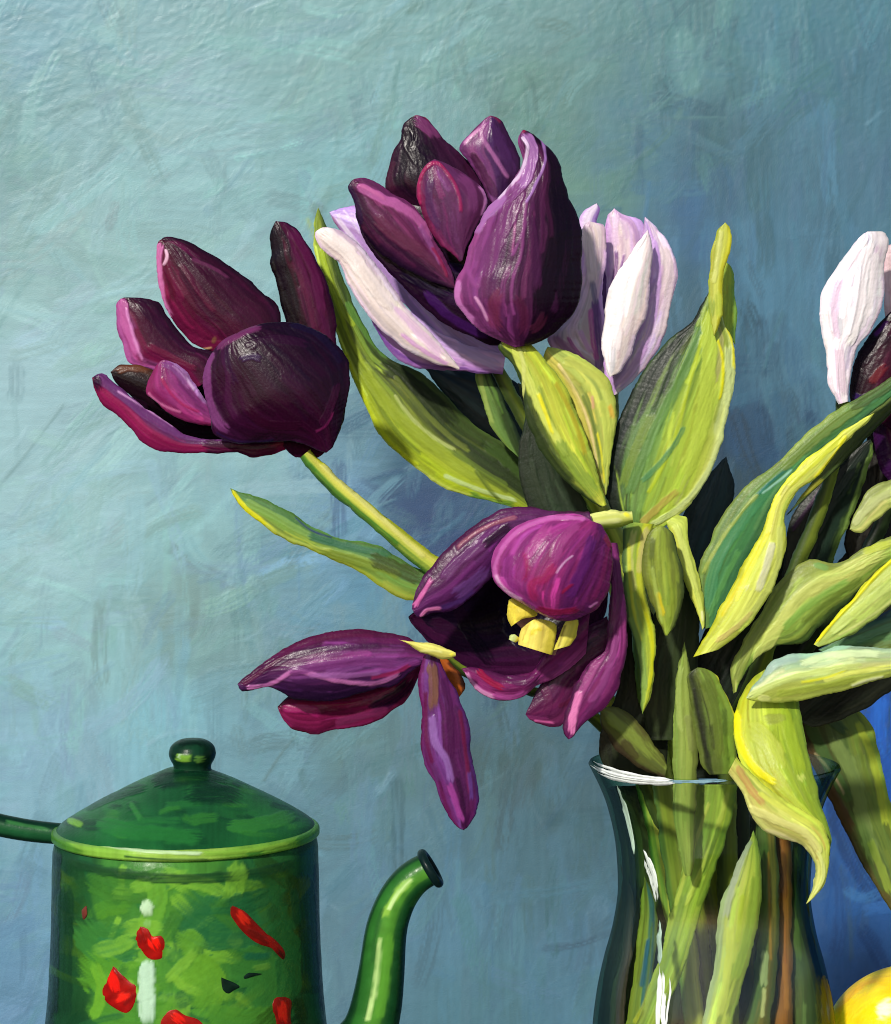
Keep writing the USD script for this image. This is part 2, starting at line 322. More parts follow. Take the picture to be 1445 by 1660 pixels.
# ---------------------------------------------------------------- the setting: painted wall and table
def build_wall():
    yw = 0.9; k = S * (D + yw) / D
    sx = np.r_[np.linspace(-2600, -900, 12)[:-1], np.arange(-900, -60, 15.0), np.arange(-60, 1506, 2.9), np.arange(1507, 2400, 15.0), np.linspace(2405, 4000, 12)]
    sy = np.r_[np.linspace(-2200, -700, 12)[:-1], np.arange(-700, -60, 15.0), np.arange(-60, 1721, 2.9), np.arange(1722, 2300, 15.0), np.linspace(2305, 3200, 8)]
    PX, PY = np.meshgrid(sx, sy, indexing='ij')
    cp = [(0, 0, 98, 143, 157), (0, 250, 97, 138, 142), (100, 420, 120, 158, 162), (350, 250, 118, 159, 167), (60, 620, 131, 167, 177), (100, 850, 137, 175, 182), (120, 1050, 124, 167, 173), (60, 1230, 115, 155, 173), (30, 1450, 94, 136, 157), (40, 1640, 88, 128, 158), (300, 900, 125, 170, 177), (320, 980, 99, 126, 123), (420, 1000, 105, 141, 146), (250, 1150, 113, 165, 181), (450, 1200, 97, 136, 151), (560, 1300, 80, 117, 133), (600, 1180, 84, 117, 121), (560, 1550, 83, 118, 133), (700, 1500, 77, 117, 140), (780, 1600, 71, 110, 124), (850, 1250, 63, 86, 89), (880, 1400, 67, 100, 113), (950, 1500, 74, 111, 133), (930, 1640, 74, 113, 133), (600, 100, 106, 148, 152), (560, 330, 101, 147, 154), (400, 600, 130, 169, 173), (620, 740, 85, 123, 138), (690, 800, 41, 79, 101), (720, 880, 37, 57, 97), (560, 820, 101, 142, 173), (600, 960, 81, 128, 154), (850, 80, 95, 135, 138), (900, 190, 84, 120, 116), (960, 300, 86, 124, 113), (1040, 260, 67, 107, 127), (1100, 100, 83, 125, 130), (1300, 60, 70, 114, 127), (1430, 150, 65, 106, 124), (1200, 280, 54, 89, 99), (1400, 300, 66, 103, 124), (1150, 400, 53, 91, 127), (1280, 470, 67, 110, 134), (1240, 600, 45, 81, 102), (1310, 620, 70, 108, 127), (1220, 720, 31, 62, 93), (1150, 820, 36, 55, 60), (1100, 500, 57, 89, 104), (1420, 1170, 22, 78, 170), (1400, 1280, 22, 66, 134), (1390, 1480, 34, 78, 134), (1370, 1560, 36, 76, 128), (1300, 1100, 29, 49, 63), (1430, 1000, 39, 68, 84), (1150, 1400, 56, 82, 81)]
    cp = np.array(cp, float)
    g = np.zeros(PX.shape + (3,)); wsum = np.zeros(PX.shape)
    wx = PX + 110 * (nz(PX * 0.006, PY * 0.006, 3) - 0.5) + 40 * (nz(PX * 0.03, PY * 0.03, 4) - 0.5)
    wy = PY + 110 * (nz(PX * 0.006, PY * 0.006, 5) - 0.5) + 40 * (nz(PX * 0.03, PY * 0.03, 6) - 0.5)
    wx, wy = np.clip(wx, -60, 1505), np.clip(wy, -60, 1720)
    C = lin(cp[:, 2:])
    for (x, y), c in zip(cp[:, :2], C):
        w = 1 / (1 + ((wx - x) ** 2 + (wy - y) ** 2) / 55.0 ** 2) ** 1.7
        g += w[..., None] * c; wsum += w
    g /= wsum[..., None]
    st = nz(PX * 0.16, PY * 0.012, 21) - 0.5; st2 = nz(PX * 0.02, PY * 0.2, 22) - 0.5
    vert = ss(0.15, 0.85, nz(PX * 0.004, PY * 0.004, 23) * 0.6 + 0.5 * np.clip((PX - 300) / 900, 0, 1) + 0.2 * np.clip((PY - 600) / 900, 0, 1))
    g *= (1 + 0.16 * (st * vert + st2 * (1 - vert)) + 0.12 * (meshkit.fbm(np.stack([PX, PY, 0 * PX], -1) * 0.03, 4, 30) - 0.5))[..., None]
    cv = Canvas(PX, PY, g, seed=4000)
    r = rnd(77)
    base = g.copy()
    def at(x, y):
        return base[np.clip(np.searchsorted(sx, x), 0, len(sx) - 1), np.clip(np.searchsorted(sy, y), 0, len(sy) - 1)]
    full_mask = cv.mask
    # strokes one by one, each on its own small window of the grid
    for i in range(3000):
        x, y = r.uniform(-40, 1485), r.uniform(-40, 1700)
        if i < 800:
            x, y = r.uniform(-900, 2400), r.uniform(-700, 2300)
        vv = vert[np.clip(np.searchsorted(sx, x), 0, len(sx) - 1), np.clip(np.searchsorted(sy, y), 0, len(sy) - 1)]
        ang = r.normal(math.pi / 2, 0.22) if r.random() < vv * 0.9 else r.choice([r.normal(0.1, 0.35), r.normal(-0.55, 0.3), r.normal(2.4, 0.4)])
        ln, w = r.uniform(40, 190), r.uniform(10, 38)
        if i < 800: ln, w = ln * 1.2, w * 1.2 + 6
        a = np.linspace(-0.5, 0.5, 6); bend = r.normal(0, 0.05) * ln
        line = np.stack([x + a * ln * math.cos(ang) - bend * (1 - 4 * a * a) * math.sin(ang), y + a * ln * math.sin(ang) + bend * (1 - 4 * a * a) * math.cos(ang)], 1)
        ox, oy = r.normal(0, 70, 2)
        c = at(x + ox, y + oy) * np.exp(r.normal(0, 0.12)) * np.exp(r.normal(0, 0.045, 3))
        srgb = 255 * np.where(c <= 0.0031308, c * 12.92, 1.055 * c ** (1 / 2.4) - 0.055)
        i0, i1 = np.searchsorted(sx, line[:, 0].min() - w), np.searchsorted(sx, line[:, 0].max() + w)
        j0, j1 = np.searchsorted(sy, line[:, 1].min() - w), np.searchsorted(sy, line[:, 1].max() + w)
        if i1 <= i0 or j1 <= j0: continue
        sub = Canvas(PX[i0:i1, j0:j1], PY[i0:i1, j0:j1], cv.c[i0:i1, j0:j1], seed=5000 + i * 3); sub.h = cv.h[i0:i1, j0:j1]
        sub.stroke(line, w, srgb, a=r.uniform(0.25, 0.75), dry=1.0, hgt=r.uniform(0.03, 0.14), soft=4)
    cv.seed = 12000
    for ln, w, c, h in [('410,20 432,8 455,2', 14, (132, 172, 174), 0.9), ('700,1270 625,1265 612,1292', 10, (98, 134, 150), 0.0), ('612,1290 626,1270 642,1248', 15, (104, 142, 160), 0.9), ('1402,205 1420,190 1436,176', 9, (90, 132, 152), 0.7),
                     ('395,1038 420,1025 432,1010', 8, (116, 152, 164), 0.6), ('290,640 330,636', 5, (150, 186, 190), 0.5), ('262,150 285,130', 7, (134, 172, 172), 0.6), ('235,1210 300,1186 340,1192', 9, (128, 166, 182), 0.5),
                     ('860,1300 880,1340 892,1364', 7, (78, 106, 118), 0.6), ('530,1466 545,1472 552,1480', 7, (112, 146, 164), 0.7), ('866,1462 870,1470', 11, (88, 122, 142), 0.9),
                     ('508,330 516,352 520,372', 16, (58, 88, 52), 0.3), ('498,352 506,375 512,395', 11, (140, 160, 72), 0.3), ('528,345 522,330', 8, (48, 66, 60), 0.3), ('1350,1290 1385,1400 1445,1480', 30, (16, 40, 84), 0.3), ('1340,1390 1365,1450 1350,1560', 26, (30, 62, 110), 0.3), ('1395,1500 1420,1540 1440,1590', 30, (20, 52, 100), 0.3), ('1400,1480 1440,1470 1480,1490', 24, (52, 104, 168), 0.3), ('1430,1130 1425,1180 1440,1230', 26, (36, 104, 196), 0.3), ('1405,1190 1420,1250 1430,1300', 30, (24, 70, 140), 0.3), ('1370,1440 1400,1455 1430,1440', 20, (58, 110, 160), 0.3)]:
        if h: cv.stroke(ln, w, c, dry=0.8, hgt=h * 0.45, soft=5, a=0.55)
    n = np.array([0, -1.0, 0])
    ca, sa = math.cos(0.35), math.sin(0.35)
    sw = 40 * (nz(PX * 0.008, PY * 0.008, 47) - 0.5)
    hz = nz((PX * ca - PY * sa + sw) * 0.022, (PX * sa + PY * ca + sw) * 0.20, 43) + 0.6 * nz((PX * ca + PY * sa) * 0.05, (-PX * sa + PY * ca + sw) * 0.3, 44) - 0.8
    vt = nz((PX + sw) * 0.22, (PY + sw) * 0.02, 45) + 0.5 * nz(PX * 0.4, PY * 0.04, 46) - 0.75
    patchy = ss(0.35, 0.7, nz(PX * 0.012, PY * 0.012, 49))
    fine = 0.42 * patchy * (hz * (1 - vert) + vt * vert) + 0.45 * (nz(PX * 0.16, PY * 0.2, 48) - 0.5) + 0.3 * (nz(PX * 0.07, PY * 0.06, 50) - 0.5)
    rough_top = ss(420, 0, PY) * 0.32 + 0.13
    P = unproj(PX, PY, np.full_like(PX, yw))
    P[..., 1] -= (cv.h * 0.0020 + fine * rough_top * 0.0015)
    nn = gnormal(P); fl = nn[..., 1].mean() > 0
    if fl: nn = -nn
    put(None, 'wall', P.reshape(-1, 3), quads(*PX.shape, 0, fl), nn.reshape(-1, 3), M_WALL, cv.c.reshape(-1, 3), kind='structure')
build_wall()
tb = trimesh.creation.box([1.3, 0.48, 0.03]); tb.apply_translation([0, -0.06, -0.015])
put(None, 'tabletop', np.array(tb.vertices), np.array(tb.faces), None, M_LEAF, np.repeat(lin([[52, 58, 62]]), 8, 0), kind='structure')

# ---------------------------------------------------------------- tulips
def flower(name, label, base, y, group=None):
    return thing(name, label, 'tulip', unproj(np.array(float(base[0])), np.array(float(base[1])), y), group)
def pet(t, L, R, y0, cols, strokes=(), **kw):
    kw.setdefault('bulge', 0.14); kw.setdefault('mat', M_PETAL)
    return patch(t, 'petal', L, R, y0, cols, strokes=strokes, **kw)

# left dark tulip
t = flower('purple_tulip', 'dark plum tulip facing left on the yellow-green stem, leftmost bloom', (505, 735), -0.01)
pet(t, '540,640 500,590 461,519 447,451 438,424 442,410 437,378 447,358', '548,640 547,575 541,496 528,451 503,400 480,370 460,359 447,358', 0.012,
    [(0, (18, 8, 22)), (0.38, (22, 8, 26)), (0.5, MR), (0.8, (72, 18, 58)), (1, (40, 10, 44))],
    [('470,372 490,400 512,450 522,510', 16, (92, 24, 74)), ('448,372 455,420 460,470', 16, K), ('440,425 452,470 466,512', 12, (14, 6, 16))])
pet(t, '365,575 320,560 284,526 263,482 255,430 253,396 262,388', '440,560 455,518 449,496 414,464 373,429 328,404 293,386 276,383 262,388', 0.008,
    [(0, (110, 24, 66)), (0.2, (92, 18, 58)), (0.45, (66, 14, 48)), (0.8, (64, 16, 48)), (1, (34, 10, 34))],
    [('262,395 258,420 260,455 266,490 280,515', 12, (192, 112, 172), {'hgt': 0.5}), ('268,404 271,415 264,430', 6, (225, 190, 220)), ('264,387 285,386 310,396', 11, (30, 12, 36)), ('300,545 330,558 380,560 420,548', 16, (118, 26, 72)),
     ('310,420 340,432 372,452', 7, (100, 44, 84)), ('385,440 420,470 446,500', 7, (28, 8, 32)), ('316,560 330,565 345,562', 4, (200, 170, 120)), ('345,556 350,545', 8, (120, 84, 60))])
pet(t, '300,640 250,600 210,588 203,572 191,534 188,493 201,482', '365,600 345,569 314,562 293,541 272,512 258,490 230,483 201,482', 0.0,
    [(0, (150, 76, 140)), (0.3, (112, 24, 70)), (0.5, (74, 16, 54)), (1, (40, 10, 38))],
    [('200,486 202,520 214,550 224,575', 17, (172, 92, 156), {'hgt': 0.5}), ('205,500 213,530 222,560 232,585', 6, (196, 130, 190)), ('225,490 245,515 280,552', 15, (52, 12, 46)), ('240,560 280,580 320,600', 12, (108, 22, 66))])
pet(t, '300,690 250,660 210,640 185,618 179,603', '320,660 290,625 250,600 215,592 196,592 179,603', -0.006, [(0, (30, 12, 24)), (0.6, (26, 10, 22)), (1, (78, 46, 34))], [('190,602 215,596 245,602', 12, (104, 62, 40))])
pet(t, '345,690 300,682 258,657 237,636 246,604 258,586 266,583', '345,672 325,634 307,607 287,589 266,583', -0.014,
    [(0, (120, 30, 84)), (0.4, (140, 54, 118)), (0.75, (118, 44, 110)), (1, (150, 110, 170))],
    [('240,636 262,655 295,668', 5, (190, 110, 160)), ('262,612 290,650 325,668', 6, (150, 30, 84)), ('280,592 300,612 316,634', 6, (196, 170, 214), {'hgt': 0.5}), ('262,590 285,600 300,625', 12, (120, 66, 130))])
pet(t, '470,725 459,731 418,742 380,734 335,735 293,735 251,728 224,711 200,680 165,652 149,612', '470,700 400,712 335,711 300,706 276,687 238,662 189,622 163,604 149,612', -0.018,
    [(0, (126, 24, 78)), (0.5, (132, 26, 80)), (0.68, (96, 40, 96)), (1, (104, 58, 118))],
    [('155,612 190,636 235,672 285,702 300,708', 15, (104, 54, 116), {'hgt': 0.4}), ('155,608 162,635', 14, (36, 14, 48)), ('190,634 240,665 282,692', 4, (196, 150, 204)), ('330,722 400,730 450,725', 24, (58, 16, 52))])
pet(t, '459,725 480,742 511,742 535,726 553,690', '470,640 520,620 555,640 560,660 553,690', -0.02, [(0, (64, 16, 54)), (1, (38, 10, 42))], bulge=0.12)
pet(t, '528,735 470,716 397,719 348,704 337,664 328,620 332,598 350,562 385,541', '540,725 556,680 567,628 566,588 536,549 501,529 466,522 438,522 407,531 385,541', -0.03,
    [(0, (58, 18, 58)), (0.25, (50, 10, 42)), (0.7, (44, 10, 40)), (1, (24, 8, 34))],
    [('345,572 334,600 336,640 352,680 372,700', 17, (122, 62, 124), {'hgt': 0.4}), ('352,566 385,545 425,530', 12, (110, 48, 100)), ('470,526 500,534 530,555 552,590', 12, (26, 16, 50)),
     ('350,700 395,716 445,712', 5, (40, 26, 76)), ('370,600 370,640 385,680', 12, (70, 22, 66)), ('400,560 450,550 500,560', 16, (48, 12, 48)), ('520,690 535,660 548,620', 14, (60, 14, 52)), ('400,660 440,690 490,690', 16, (52, 10, 40)), ('390,585 410,578 425,585', 12, (56, 28, 80)), ('510,700 528,690 540,665', 5, (110, 30, 84))], bulge=0.16)
pet(t, '465,720 330,722 240,668 186,612', '470,560 345,566 262,590 186,612', 0.02, [(0, (40, 12, 38)), (0.5, (28, 10, 30)), (1, (60, 16, 46))])
stem(t, '495,735 530,775 600,835 700,915 820,1000 950,1100 1040,1240 1095,1560 1110,1840', [22, 30, 34, 36, 36, 36, 34, 34], [0.036],
     [(0, (186, 196, 30)), (0.3, (216, 214, 96)), (0.5, (200, 212, 84)), (0.72, (96, 150, 54)), (1, (70, 120, 48))],
     strokes=[('520,752 590,815 690,905', 9, (226, 226, 128), {'hgt': 0.5}), ('515,740 560,778 650,850', 6, (226, 216, 30)), ('500,750 560,810 650,885', 9, (78, 140, 52))], base=-0.056)

# top dark tulip
t = flower('purple_tulip', 'large dark purple tulip at the top of the bouquet, highest bloom', (835, 560), -0.02)
pet(t, '720,350 660,332 622,297 630,268 637,245 651,222 653,203 674,187', '748,350 785,320 775,285 750,252 722,228 702,203 688,190 674,187', -0.005,
    [(0, (58, 22, 50)), (0.2, K), (0.6, (30, 12, 34)), (0.75, (54, 20, 52)), (1, (64, 24, 58))],
    [('672,194 690,205 712,226', 20, (122, 58, 112), {'hgt': 0.4}), ('660,192 680,186 700,200', 6, (140, 36, 80)), ('655,210 665,235 690,270', 22, (22, 10, 28)), ('640,262 632,285 640,310', 10, (70, 26, 54))])
pet(t, '800,335 785,305 765,270 745,238 757,222 778,198 795,187', '812,335 836,300 846,262 838,243 826,219 812,194 795,187', -0.01,
    [(0, (94, 44, 92)), (0.35, (122, 66, 122)), (0.5, (70, 36, 90)), (1, (60, 26, 66))],
    [('790,195 780,215 800,250 825,290', 8, (150, 92, 148)), ('752,235 765,220 782,205', 7, (198, 140, 190)), ('780,192 796,188 812,200', 5, (120, 24, 70)), ('800,205 815,240 832,285', 18, (74, 38, 92)), ('765,248 785,280 805,320', 14, (66, 28, 62))])
pet(t, '850,552 800,560 765,547 715,522 670,480 620,428 590,385 576,345', '880,520 820,440 760,430 720,420 670,395 615,370 576,345', -0.018,
    [(0, (40, 14, 46)), (0.3, (34, 12, 42)), (0.6, (50, 20, 74)), (1, (30, 12, 40))],
    [('690,470 740,520 800,545', 16, (66, 26, 100)), ('650,440 680,455 730,480', 20, (26, 16, 46))], bulge=0.12)
pet(t, '738,470 690,452 640,428 600,395 578,355 572,325 562,306 574,290', '738,462 722,416 701,381 681,347 660,325 636,312 615,298 588,287 574,290', -0.024,
    [(0, (30, 12, 40)), (0.25, (62, 28, 62)), (0.55, (96, 40, 78)), (0.85, (110, 50, 100)), (1, (110, 44, 96))],
    [('580,302 610,318 650,335 680,358 700,390', 17, (164, 88, 150), {'hgt': 0.5}), ('582,300 600,308 625,325', 7, (176, 96, 150)), ('680,365 700,400 718,432', 9, (132, 72, 136)), ('700,400 715,425 726,450', 7, (136, 36, 80)), ('565,300 580,330 586,365', 9, (46, 22, 66)), ('575,296 590,290 612,300', 5, (96, 40, 90)),
     ('608,352 640,380 690,410', 22, (98, 42, 76))])
pet(t, '746,424 728,408 702,381 681,336 675,305 684,274 705,257', '752,420 766,381 776,361 790,330 785,309 767,291 737,271 705,257', -0.034,
    [(0, (110, 30, 76)), (0.25, (92, 44, 92)), (0.6, (100, 50, 98)), (0.85, (94, 42, 88)), (1, (84, 36, 80))],
    [('682,332 680,300 690,275 706,264 725,280 745,320 748,345', 7, (156, 36, 92), {'hgt': 0.5}), ('700,290 695,320 715,370', 14, (84, 46, 96)), ('745,285 765,310 768,350', 16, (112, 54, 108)), ('776,300 788,325 780,350', 8, (170, 110, 172))])
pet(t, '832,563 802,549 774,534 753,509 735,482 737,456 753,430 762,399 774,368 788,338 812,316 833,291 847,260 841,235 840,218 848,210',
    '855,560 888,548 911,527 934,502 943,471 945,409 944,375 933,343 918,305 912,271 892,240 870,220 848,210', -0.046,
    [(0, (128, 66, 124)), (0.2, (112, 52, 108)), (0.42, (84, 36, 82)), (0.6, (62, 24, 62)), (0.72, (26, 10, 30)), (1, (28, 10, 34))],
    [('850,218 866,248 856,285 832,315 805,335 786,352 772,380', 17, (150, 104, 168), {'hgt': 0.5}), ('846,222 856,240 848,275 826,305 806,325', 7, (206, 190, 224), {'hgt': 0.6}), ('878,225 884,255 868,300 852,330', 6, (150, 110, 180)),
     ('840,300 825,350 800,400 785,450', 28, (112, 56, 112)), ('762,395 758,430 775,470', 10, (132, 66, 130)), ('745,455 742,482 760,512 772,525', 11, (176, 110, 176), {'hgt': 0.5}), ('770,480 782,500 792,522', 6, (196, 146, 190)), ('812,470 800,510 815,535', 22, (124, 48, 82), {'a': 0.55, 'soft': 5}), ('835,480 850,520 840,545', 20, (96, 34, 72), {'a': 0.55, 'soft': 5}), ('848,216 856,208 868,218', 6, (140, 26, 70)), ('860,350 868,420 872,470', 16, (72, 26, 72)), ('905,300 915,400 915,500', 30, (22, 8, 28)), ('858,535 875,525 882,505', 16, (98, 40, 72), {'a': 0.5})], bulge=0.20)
pet(t, '835,552 720,490 650,400 636,335', '862,552 870,360 835,320 770,280 636,335', -0.002, [(0, (38, 14, 44)), (0.5, (30, 12, 36)), (1, (44, 18, 50))])
stem(t, '832,552 850,600 890,680 950,780 1010,900 1060,1050 1095,1240 1115,1560 1130,1840', [26, 34, 36, 40, 40, 38, 36, 34], [0.036], [(0, (210, 216, 110)), (0.4, LG), (0.75, OG), (1, MD)],
     strokes=[('828,560 850,610 890,690', 9, (226, 226, 130))], base=-0.064)

# centre open tulip
t = flower('purple_tulip', 'open magenta tulip with yellow stamens in the middle of the bouquet', (985, 850), -0.05)
pet(t, '960,850 880,860 800,900 720,960 662,1000', '985,960 960,1050 880,1100 800,1098 745,1078 690,1036 662,1000', -0.028, [(0, (26, 10, 34)), (0.5, (22, 10, 36)), (1, (58, 18, 54))],
    [('700,1010 740,1030 780,1062', 26, (54, 18, 54)), ('740,980 770,1040 800,1080', 22, K), ('830,960 835,1010 870,1050', 40, NAVY), ('880,1060 920,1070 950,1040', 30, (34, 14, 38)), ('668,990 690,1020 730,1040', 14, (66, 20, 60))], bulge=-0.3)
pet(t, '960,960 900,1030 860,1090 820,1094 790,1085 768,1081 748,1084', '950,1060 900,1100 867,1114 849,1129 826,1137 803,1135 777,1123 763,1106 748,1084', -0.045, [(0, (70, 24, 66)), (0.5, (110, 34, 92)), (1, (150, 66, 136))],
    [('756,1090 772,1114 805,1130', 9, (196, 136, 186), {'hgt': 0.5}), ('775,1085 795,1105 820,1118', 11, (150, 24, 66)), ('800,1124 830,1130 855,1118', 9, (158, 70, 142)), ('820,1095 850,1105 875,1095', 16, (92, 34, 86))], bulge=0.15)
pet(t, '985,1000 930,1030 890,1090 861,1137 852,1158', '1000,1080 960,1120 925,1150 907,1178 885,1176 864,1172 852,1158', -0.04, [(0, (70, 24, 64)), (0.5, (86, 30, 76)), (1, (112, 44, 92))], [('866,1168 885,1170 900,1172', 5, (186, 90, 150)), ('880,1110 890,1140 880,1160', 14, (98, 36, 82)), ('905,1145 925,1135 945,1110', 8, (90, 28, 62))], bulge=0.09)
pet(t, '975,880 990,950 986,1010 983,1050 954,1077 934,1108 919,1149 911,1180 922,1199', '1000,880 1010,937 1017,998 1017,1042 1007,1100 984,1146 944,1175 930,1196 922,1199', -0.055, [(0, (70, 22, 64)), (0.4, (104, 36, 92)), (0.7, (124, 50, 112)), (1, (84, 24, 76))],
    [('1000,900 1006,960 998,1010 970,1070', 9, (112, 44, 102)), ('985,1050 962,1085 940,1130 925,1180', 14, (150, 70, 132)), ('926,1190 932,1150 942,1120', 14, (206, 120, 176), {'hgt': 0.6}), ('1000,1030 985,1090 955,1140', 12, (136, 66, 128)), ('990,1010 985,1045 965,1070', 12, (84, 28, 78))])
pet(t, '955,828 890,826 855,822 823,824 785,841 748,867 713,902 684,937 672,966 668,987', '965,860 880,870 820,900 797,937 780,954 753,978 724,994 697,996 681,1002 668,987', -0.056,
    [(0, (66, 24, 62)), (0.3, (92, 40, 92)), (0.6, (88, 38, 98)), (1, (62, 24, 76))],
    [('740,890 770,865 805,848 840,838', 8, (142, 84, 104), {'hgt': 0.4}), ('720,940 750,905 790,880', 18, (104, 54, 112)), ('735,965 765,945 790,920', 20, (98, 60, 128)), ('672,985 690,955 702,935', 9, (190, 96, 160), {'hgt': 0.5}), ('682,1000 695,988 718,986', 7, (206, 120, 176), {'hgt': 0.6}), ('785,885 805,870 830,850', 16, (36, 12, 44)), ('700,930 735,885 790,845', 10, (74, 28, 70)), ('712,985 745,975 770,955', 9, (74, 44, 110))])
pet(t, '958,845 931,832 893,834 849,847 814,876 796,911 797,937 814,957 849,978 896,1003', '975,850 990,880 994,910 992,935 980,972 957,995 922,1007 896,1003', -0.08,
    [(0, (146, 60, 132)), (0.2, (126, 44, 112)), (0.5, (136, 44, 108)), (0.8, (96, 34, 100)), (1, (104, 34, 88))],
    [('950,842 900,840 850,856 815,890 803,925 815,950', 8, (176, 96, 166), {'hgt': 0.5}), ('804,930 820,955 850,972', 6, (206, 160, 204)), ('850,895 855,925 848,945', 12, (148, 22, 70), {'a': 0.55, 'soft': 5}), ('898,915 885,935 862,950 872,975', 18, (152, 28, 76), {'a': 0.55, 'soft': 5}), ('890,850 870,880 850,905', 18, (150, 62, 130)), ('940,848 910,880 900,915', 18, (142, 58, 124)), ('960,870 945,920 920,970', 18, (92, 34, 112)), ('985,885 978,930 960,975', 9, (124, 40, 100)),
     ('902,930 915,912 930,900', 4, (200, 170, 210)), ('870,985 900,992 940,985', 12, (140, 28, 72)), ('830,900 825,930 845,955', 14, (118, 40, 110)), ('955,985 970,975', 5, (186, 120, 180)), ('910,962 930,945', 6, (140, 24, 66)), ('980,868 992,890', 10, (130, 44, 76))], bulge=0.22)
for L, R, y0, c in [('830,1015 823,990 825,972 834,969', '850,1000 873,998 874,990 850,978 834,969', -0.07, (214, 196, 70)),
                    ('840,1045 842,1028 854,1012 866,1004', '895,1062 902,1035 903,1015 880,1004 866,1004', -0.068, (216, 200, 92)),
                    ('896,1055 906,1030 915,1010 922,1003', '925,1046 935,1030 940,1012 940,1004 922,1003', -0.066, (214, 206, 84)),
                    ('824,1036 827,1030 835,1028', '836,1042 841,1036 835,1028', -0.067, (196, 210, 130))]:
    patch(t, 'stamen', L, R, y0, [(0, c), (0.5, tuple(min(255, int(v * 1.06)) for v in c)), (1, (226, 210, 70))], bulge=0.24, mat=M_LEAF,
          strokes=[('848,1040 852,1025 858,1012', 3, (150, 122, 50)), ('876,1052 880,1030 882,1010', 3, (156, 126, 54)), ('905,1050 912,1030 918,1010', 4, (120, 104, 50)), ('862,1030 870,1020 880,1022', 8, (222, 200, 40)), ('832,985 845,980', 6, (220, 200, 40))])
patch(t, 'pistil', '826,1000 830,990 860,992', '880,1050 900,1064 905,1040', -0.06, [(0, (150, 100, 92)), (1, (176, 128, 110))], bulge=0.18, strokes=[('850,1040 875,1055 897,1060', 8, (170, 120, 110))])
stem(t, '950,847 975,844 1000,841 1026,838', [24, 28, 27, 20], [-0.05, -0.046], [(0, (214, 222, 130)), (0.5, (206, 214, 104)), (1, OG)], strokes=[('1012,832 1022,838', 8, (236, 230, 30)), ('960,848 990,845 1010,842', 8, (222, 228, 150))])
stem(t, '1016,842 1030,880 1034,950 1045,1080 1070,1240 1115,1560 1140,1840', [22, 30, 34, 36, 36, 34, 34], [0.03], [(0, LG), (0.5, OG), (1, MD)], base=-0.06)

# spent, hanging tulip
t = flower('purple_tulip', 'spent purple tulip with three hanging petals and a pale yellow heart', (690, 1055), -0.05)
pet(t, '690,1075 667,1090 635,1113 591,1121 533,1137 483,1135 436,1114 393,1122 385,1109', '700,1060 678,1044 649,1029 613,1022 562,1019 512,1029 461,1051 414,1084 385,1109', -0.052,
    [(0, (44, 18, 58)), (0.2, (70, 32, 84)), (0.45, (118, 60, 126)), (0.7, (88, 32, 84)), (1, (80, 20, 60))],
    [('400,1114 440,1108 480,1088 540,1102 600,1108 650,1090', 9, (176, 106, 168), {'hgt': 0.5}), ('445,1118 485,1126 540,1128 600,1112', 13, (36, 16, 52)), ('470,1090 530,1078 590,1072 650,1078', 16, (112, 52, 118)), ('420,1092 470,1066 540,1050 620,1048', 12, (66, 22, 70)), ('600,1098 640,1090 668,1076', 8, (146, 40, 92)), ('500,1095 560,1095 620,1088', 10, (136, 84, 148)), ('395,1110 430,1085 480,1050', 8, (88, 24, 68))], bulge=0.18)
pet(t, '695,1072 678,1100 660,1134 620,1163 566,1181 541,1183 508,1190 479,1185 458,1167 450,1146', '692,1062 650,1085 600,1106 533,1116 490,1122 464,1132 450,1146', -0.036,
    [(0, (120, 34, 84)), (0.4, (118, 24, 74)), (0.75, (104, 18, 62)), (1, (40, 14, 46))],
    [('460,1150 490,1148 520,1160', 16, (150, 34, 104)), ('600,1150 640,1130 670,1100', 22, (36, 14, 50)), ('470,1178 510,1184 545,1168', 9, (84, 14, 50)), ('545,1172 590,1160 630,1150', 15, (122, 44, 92)), ('480,1140 540,1142 590,1135', 5, (130, 22, 60))], bulge=0.17)
pet(t, '688,1062 679,1105 685,1160 682,1214 703,1268 722,1315 743,1343 752,1346', '712,1062 722,1087 741,1123 759,1170 767,1232 776,1301 763,1337 752,1346', -0.062,
    [(0, (96, 28, 84)), (0.3, (104, 58, 130)), (0.5, (74, 26, 76)), (0.8, (92, 34, 92)), (1, (76, 40, 110))],
    [('700,1075 703,1110 703,1155', 18, (118, 84, 62), {'hgt': 0.4}), ('702,1160 705,1200 725,1235 732,1270', 13, (128, 92, 160), {'hgt': 0.5}), ('718,1100 728,1150 732,1230', 14, (76, 24, 78)), ('745,1150 755,1220 762,1290', 8, (112, 30, 76)), ('728,1270 742,1310 750,1335', 12, (142, 60, 140)), ('760,1250 765,1300', 8, (96, 62, 140)), ('690,1120 692,1190 702,1240', 8, (98, 26, 76))])
patch(t, 'petal_base', '740,1065 715,1068 690,1062 668,1048 646,1037', '738,1056 722,1050 700,1042 670,1040 646,1037', -0.068, [(0, (196, 190, 90)), (1, (224, 220, 110))], bulge=0.24, strokes=[('670,1065 690,1055 720,1058', 5, (226, 226, 140)), ('728,1062 738,1058', 7, (236, 232, 60))])
patch(t, 'underpaint_patch', '700,1065 722,1095 735,1120 745,1130', '725,1068 745,1090 755,1112 745,1130', -0.045, [(0, (140, 70, 24)), (0.5, (176, 88, 26)), (1, (66, 34, 20))], bulge=0.18, wob=0.3)  # patch of orange-brown underpainting, modelled as a thin sheet
stem(t, '722,1062 770,1098 840,1116 910,1130 990,1190 1060,1300 1110,1560 1120,1840', [14, 18, 22, 30, 32, 32], [0.05], [(0, OG), (1, DG)], base=-0.09)

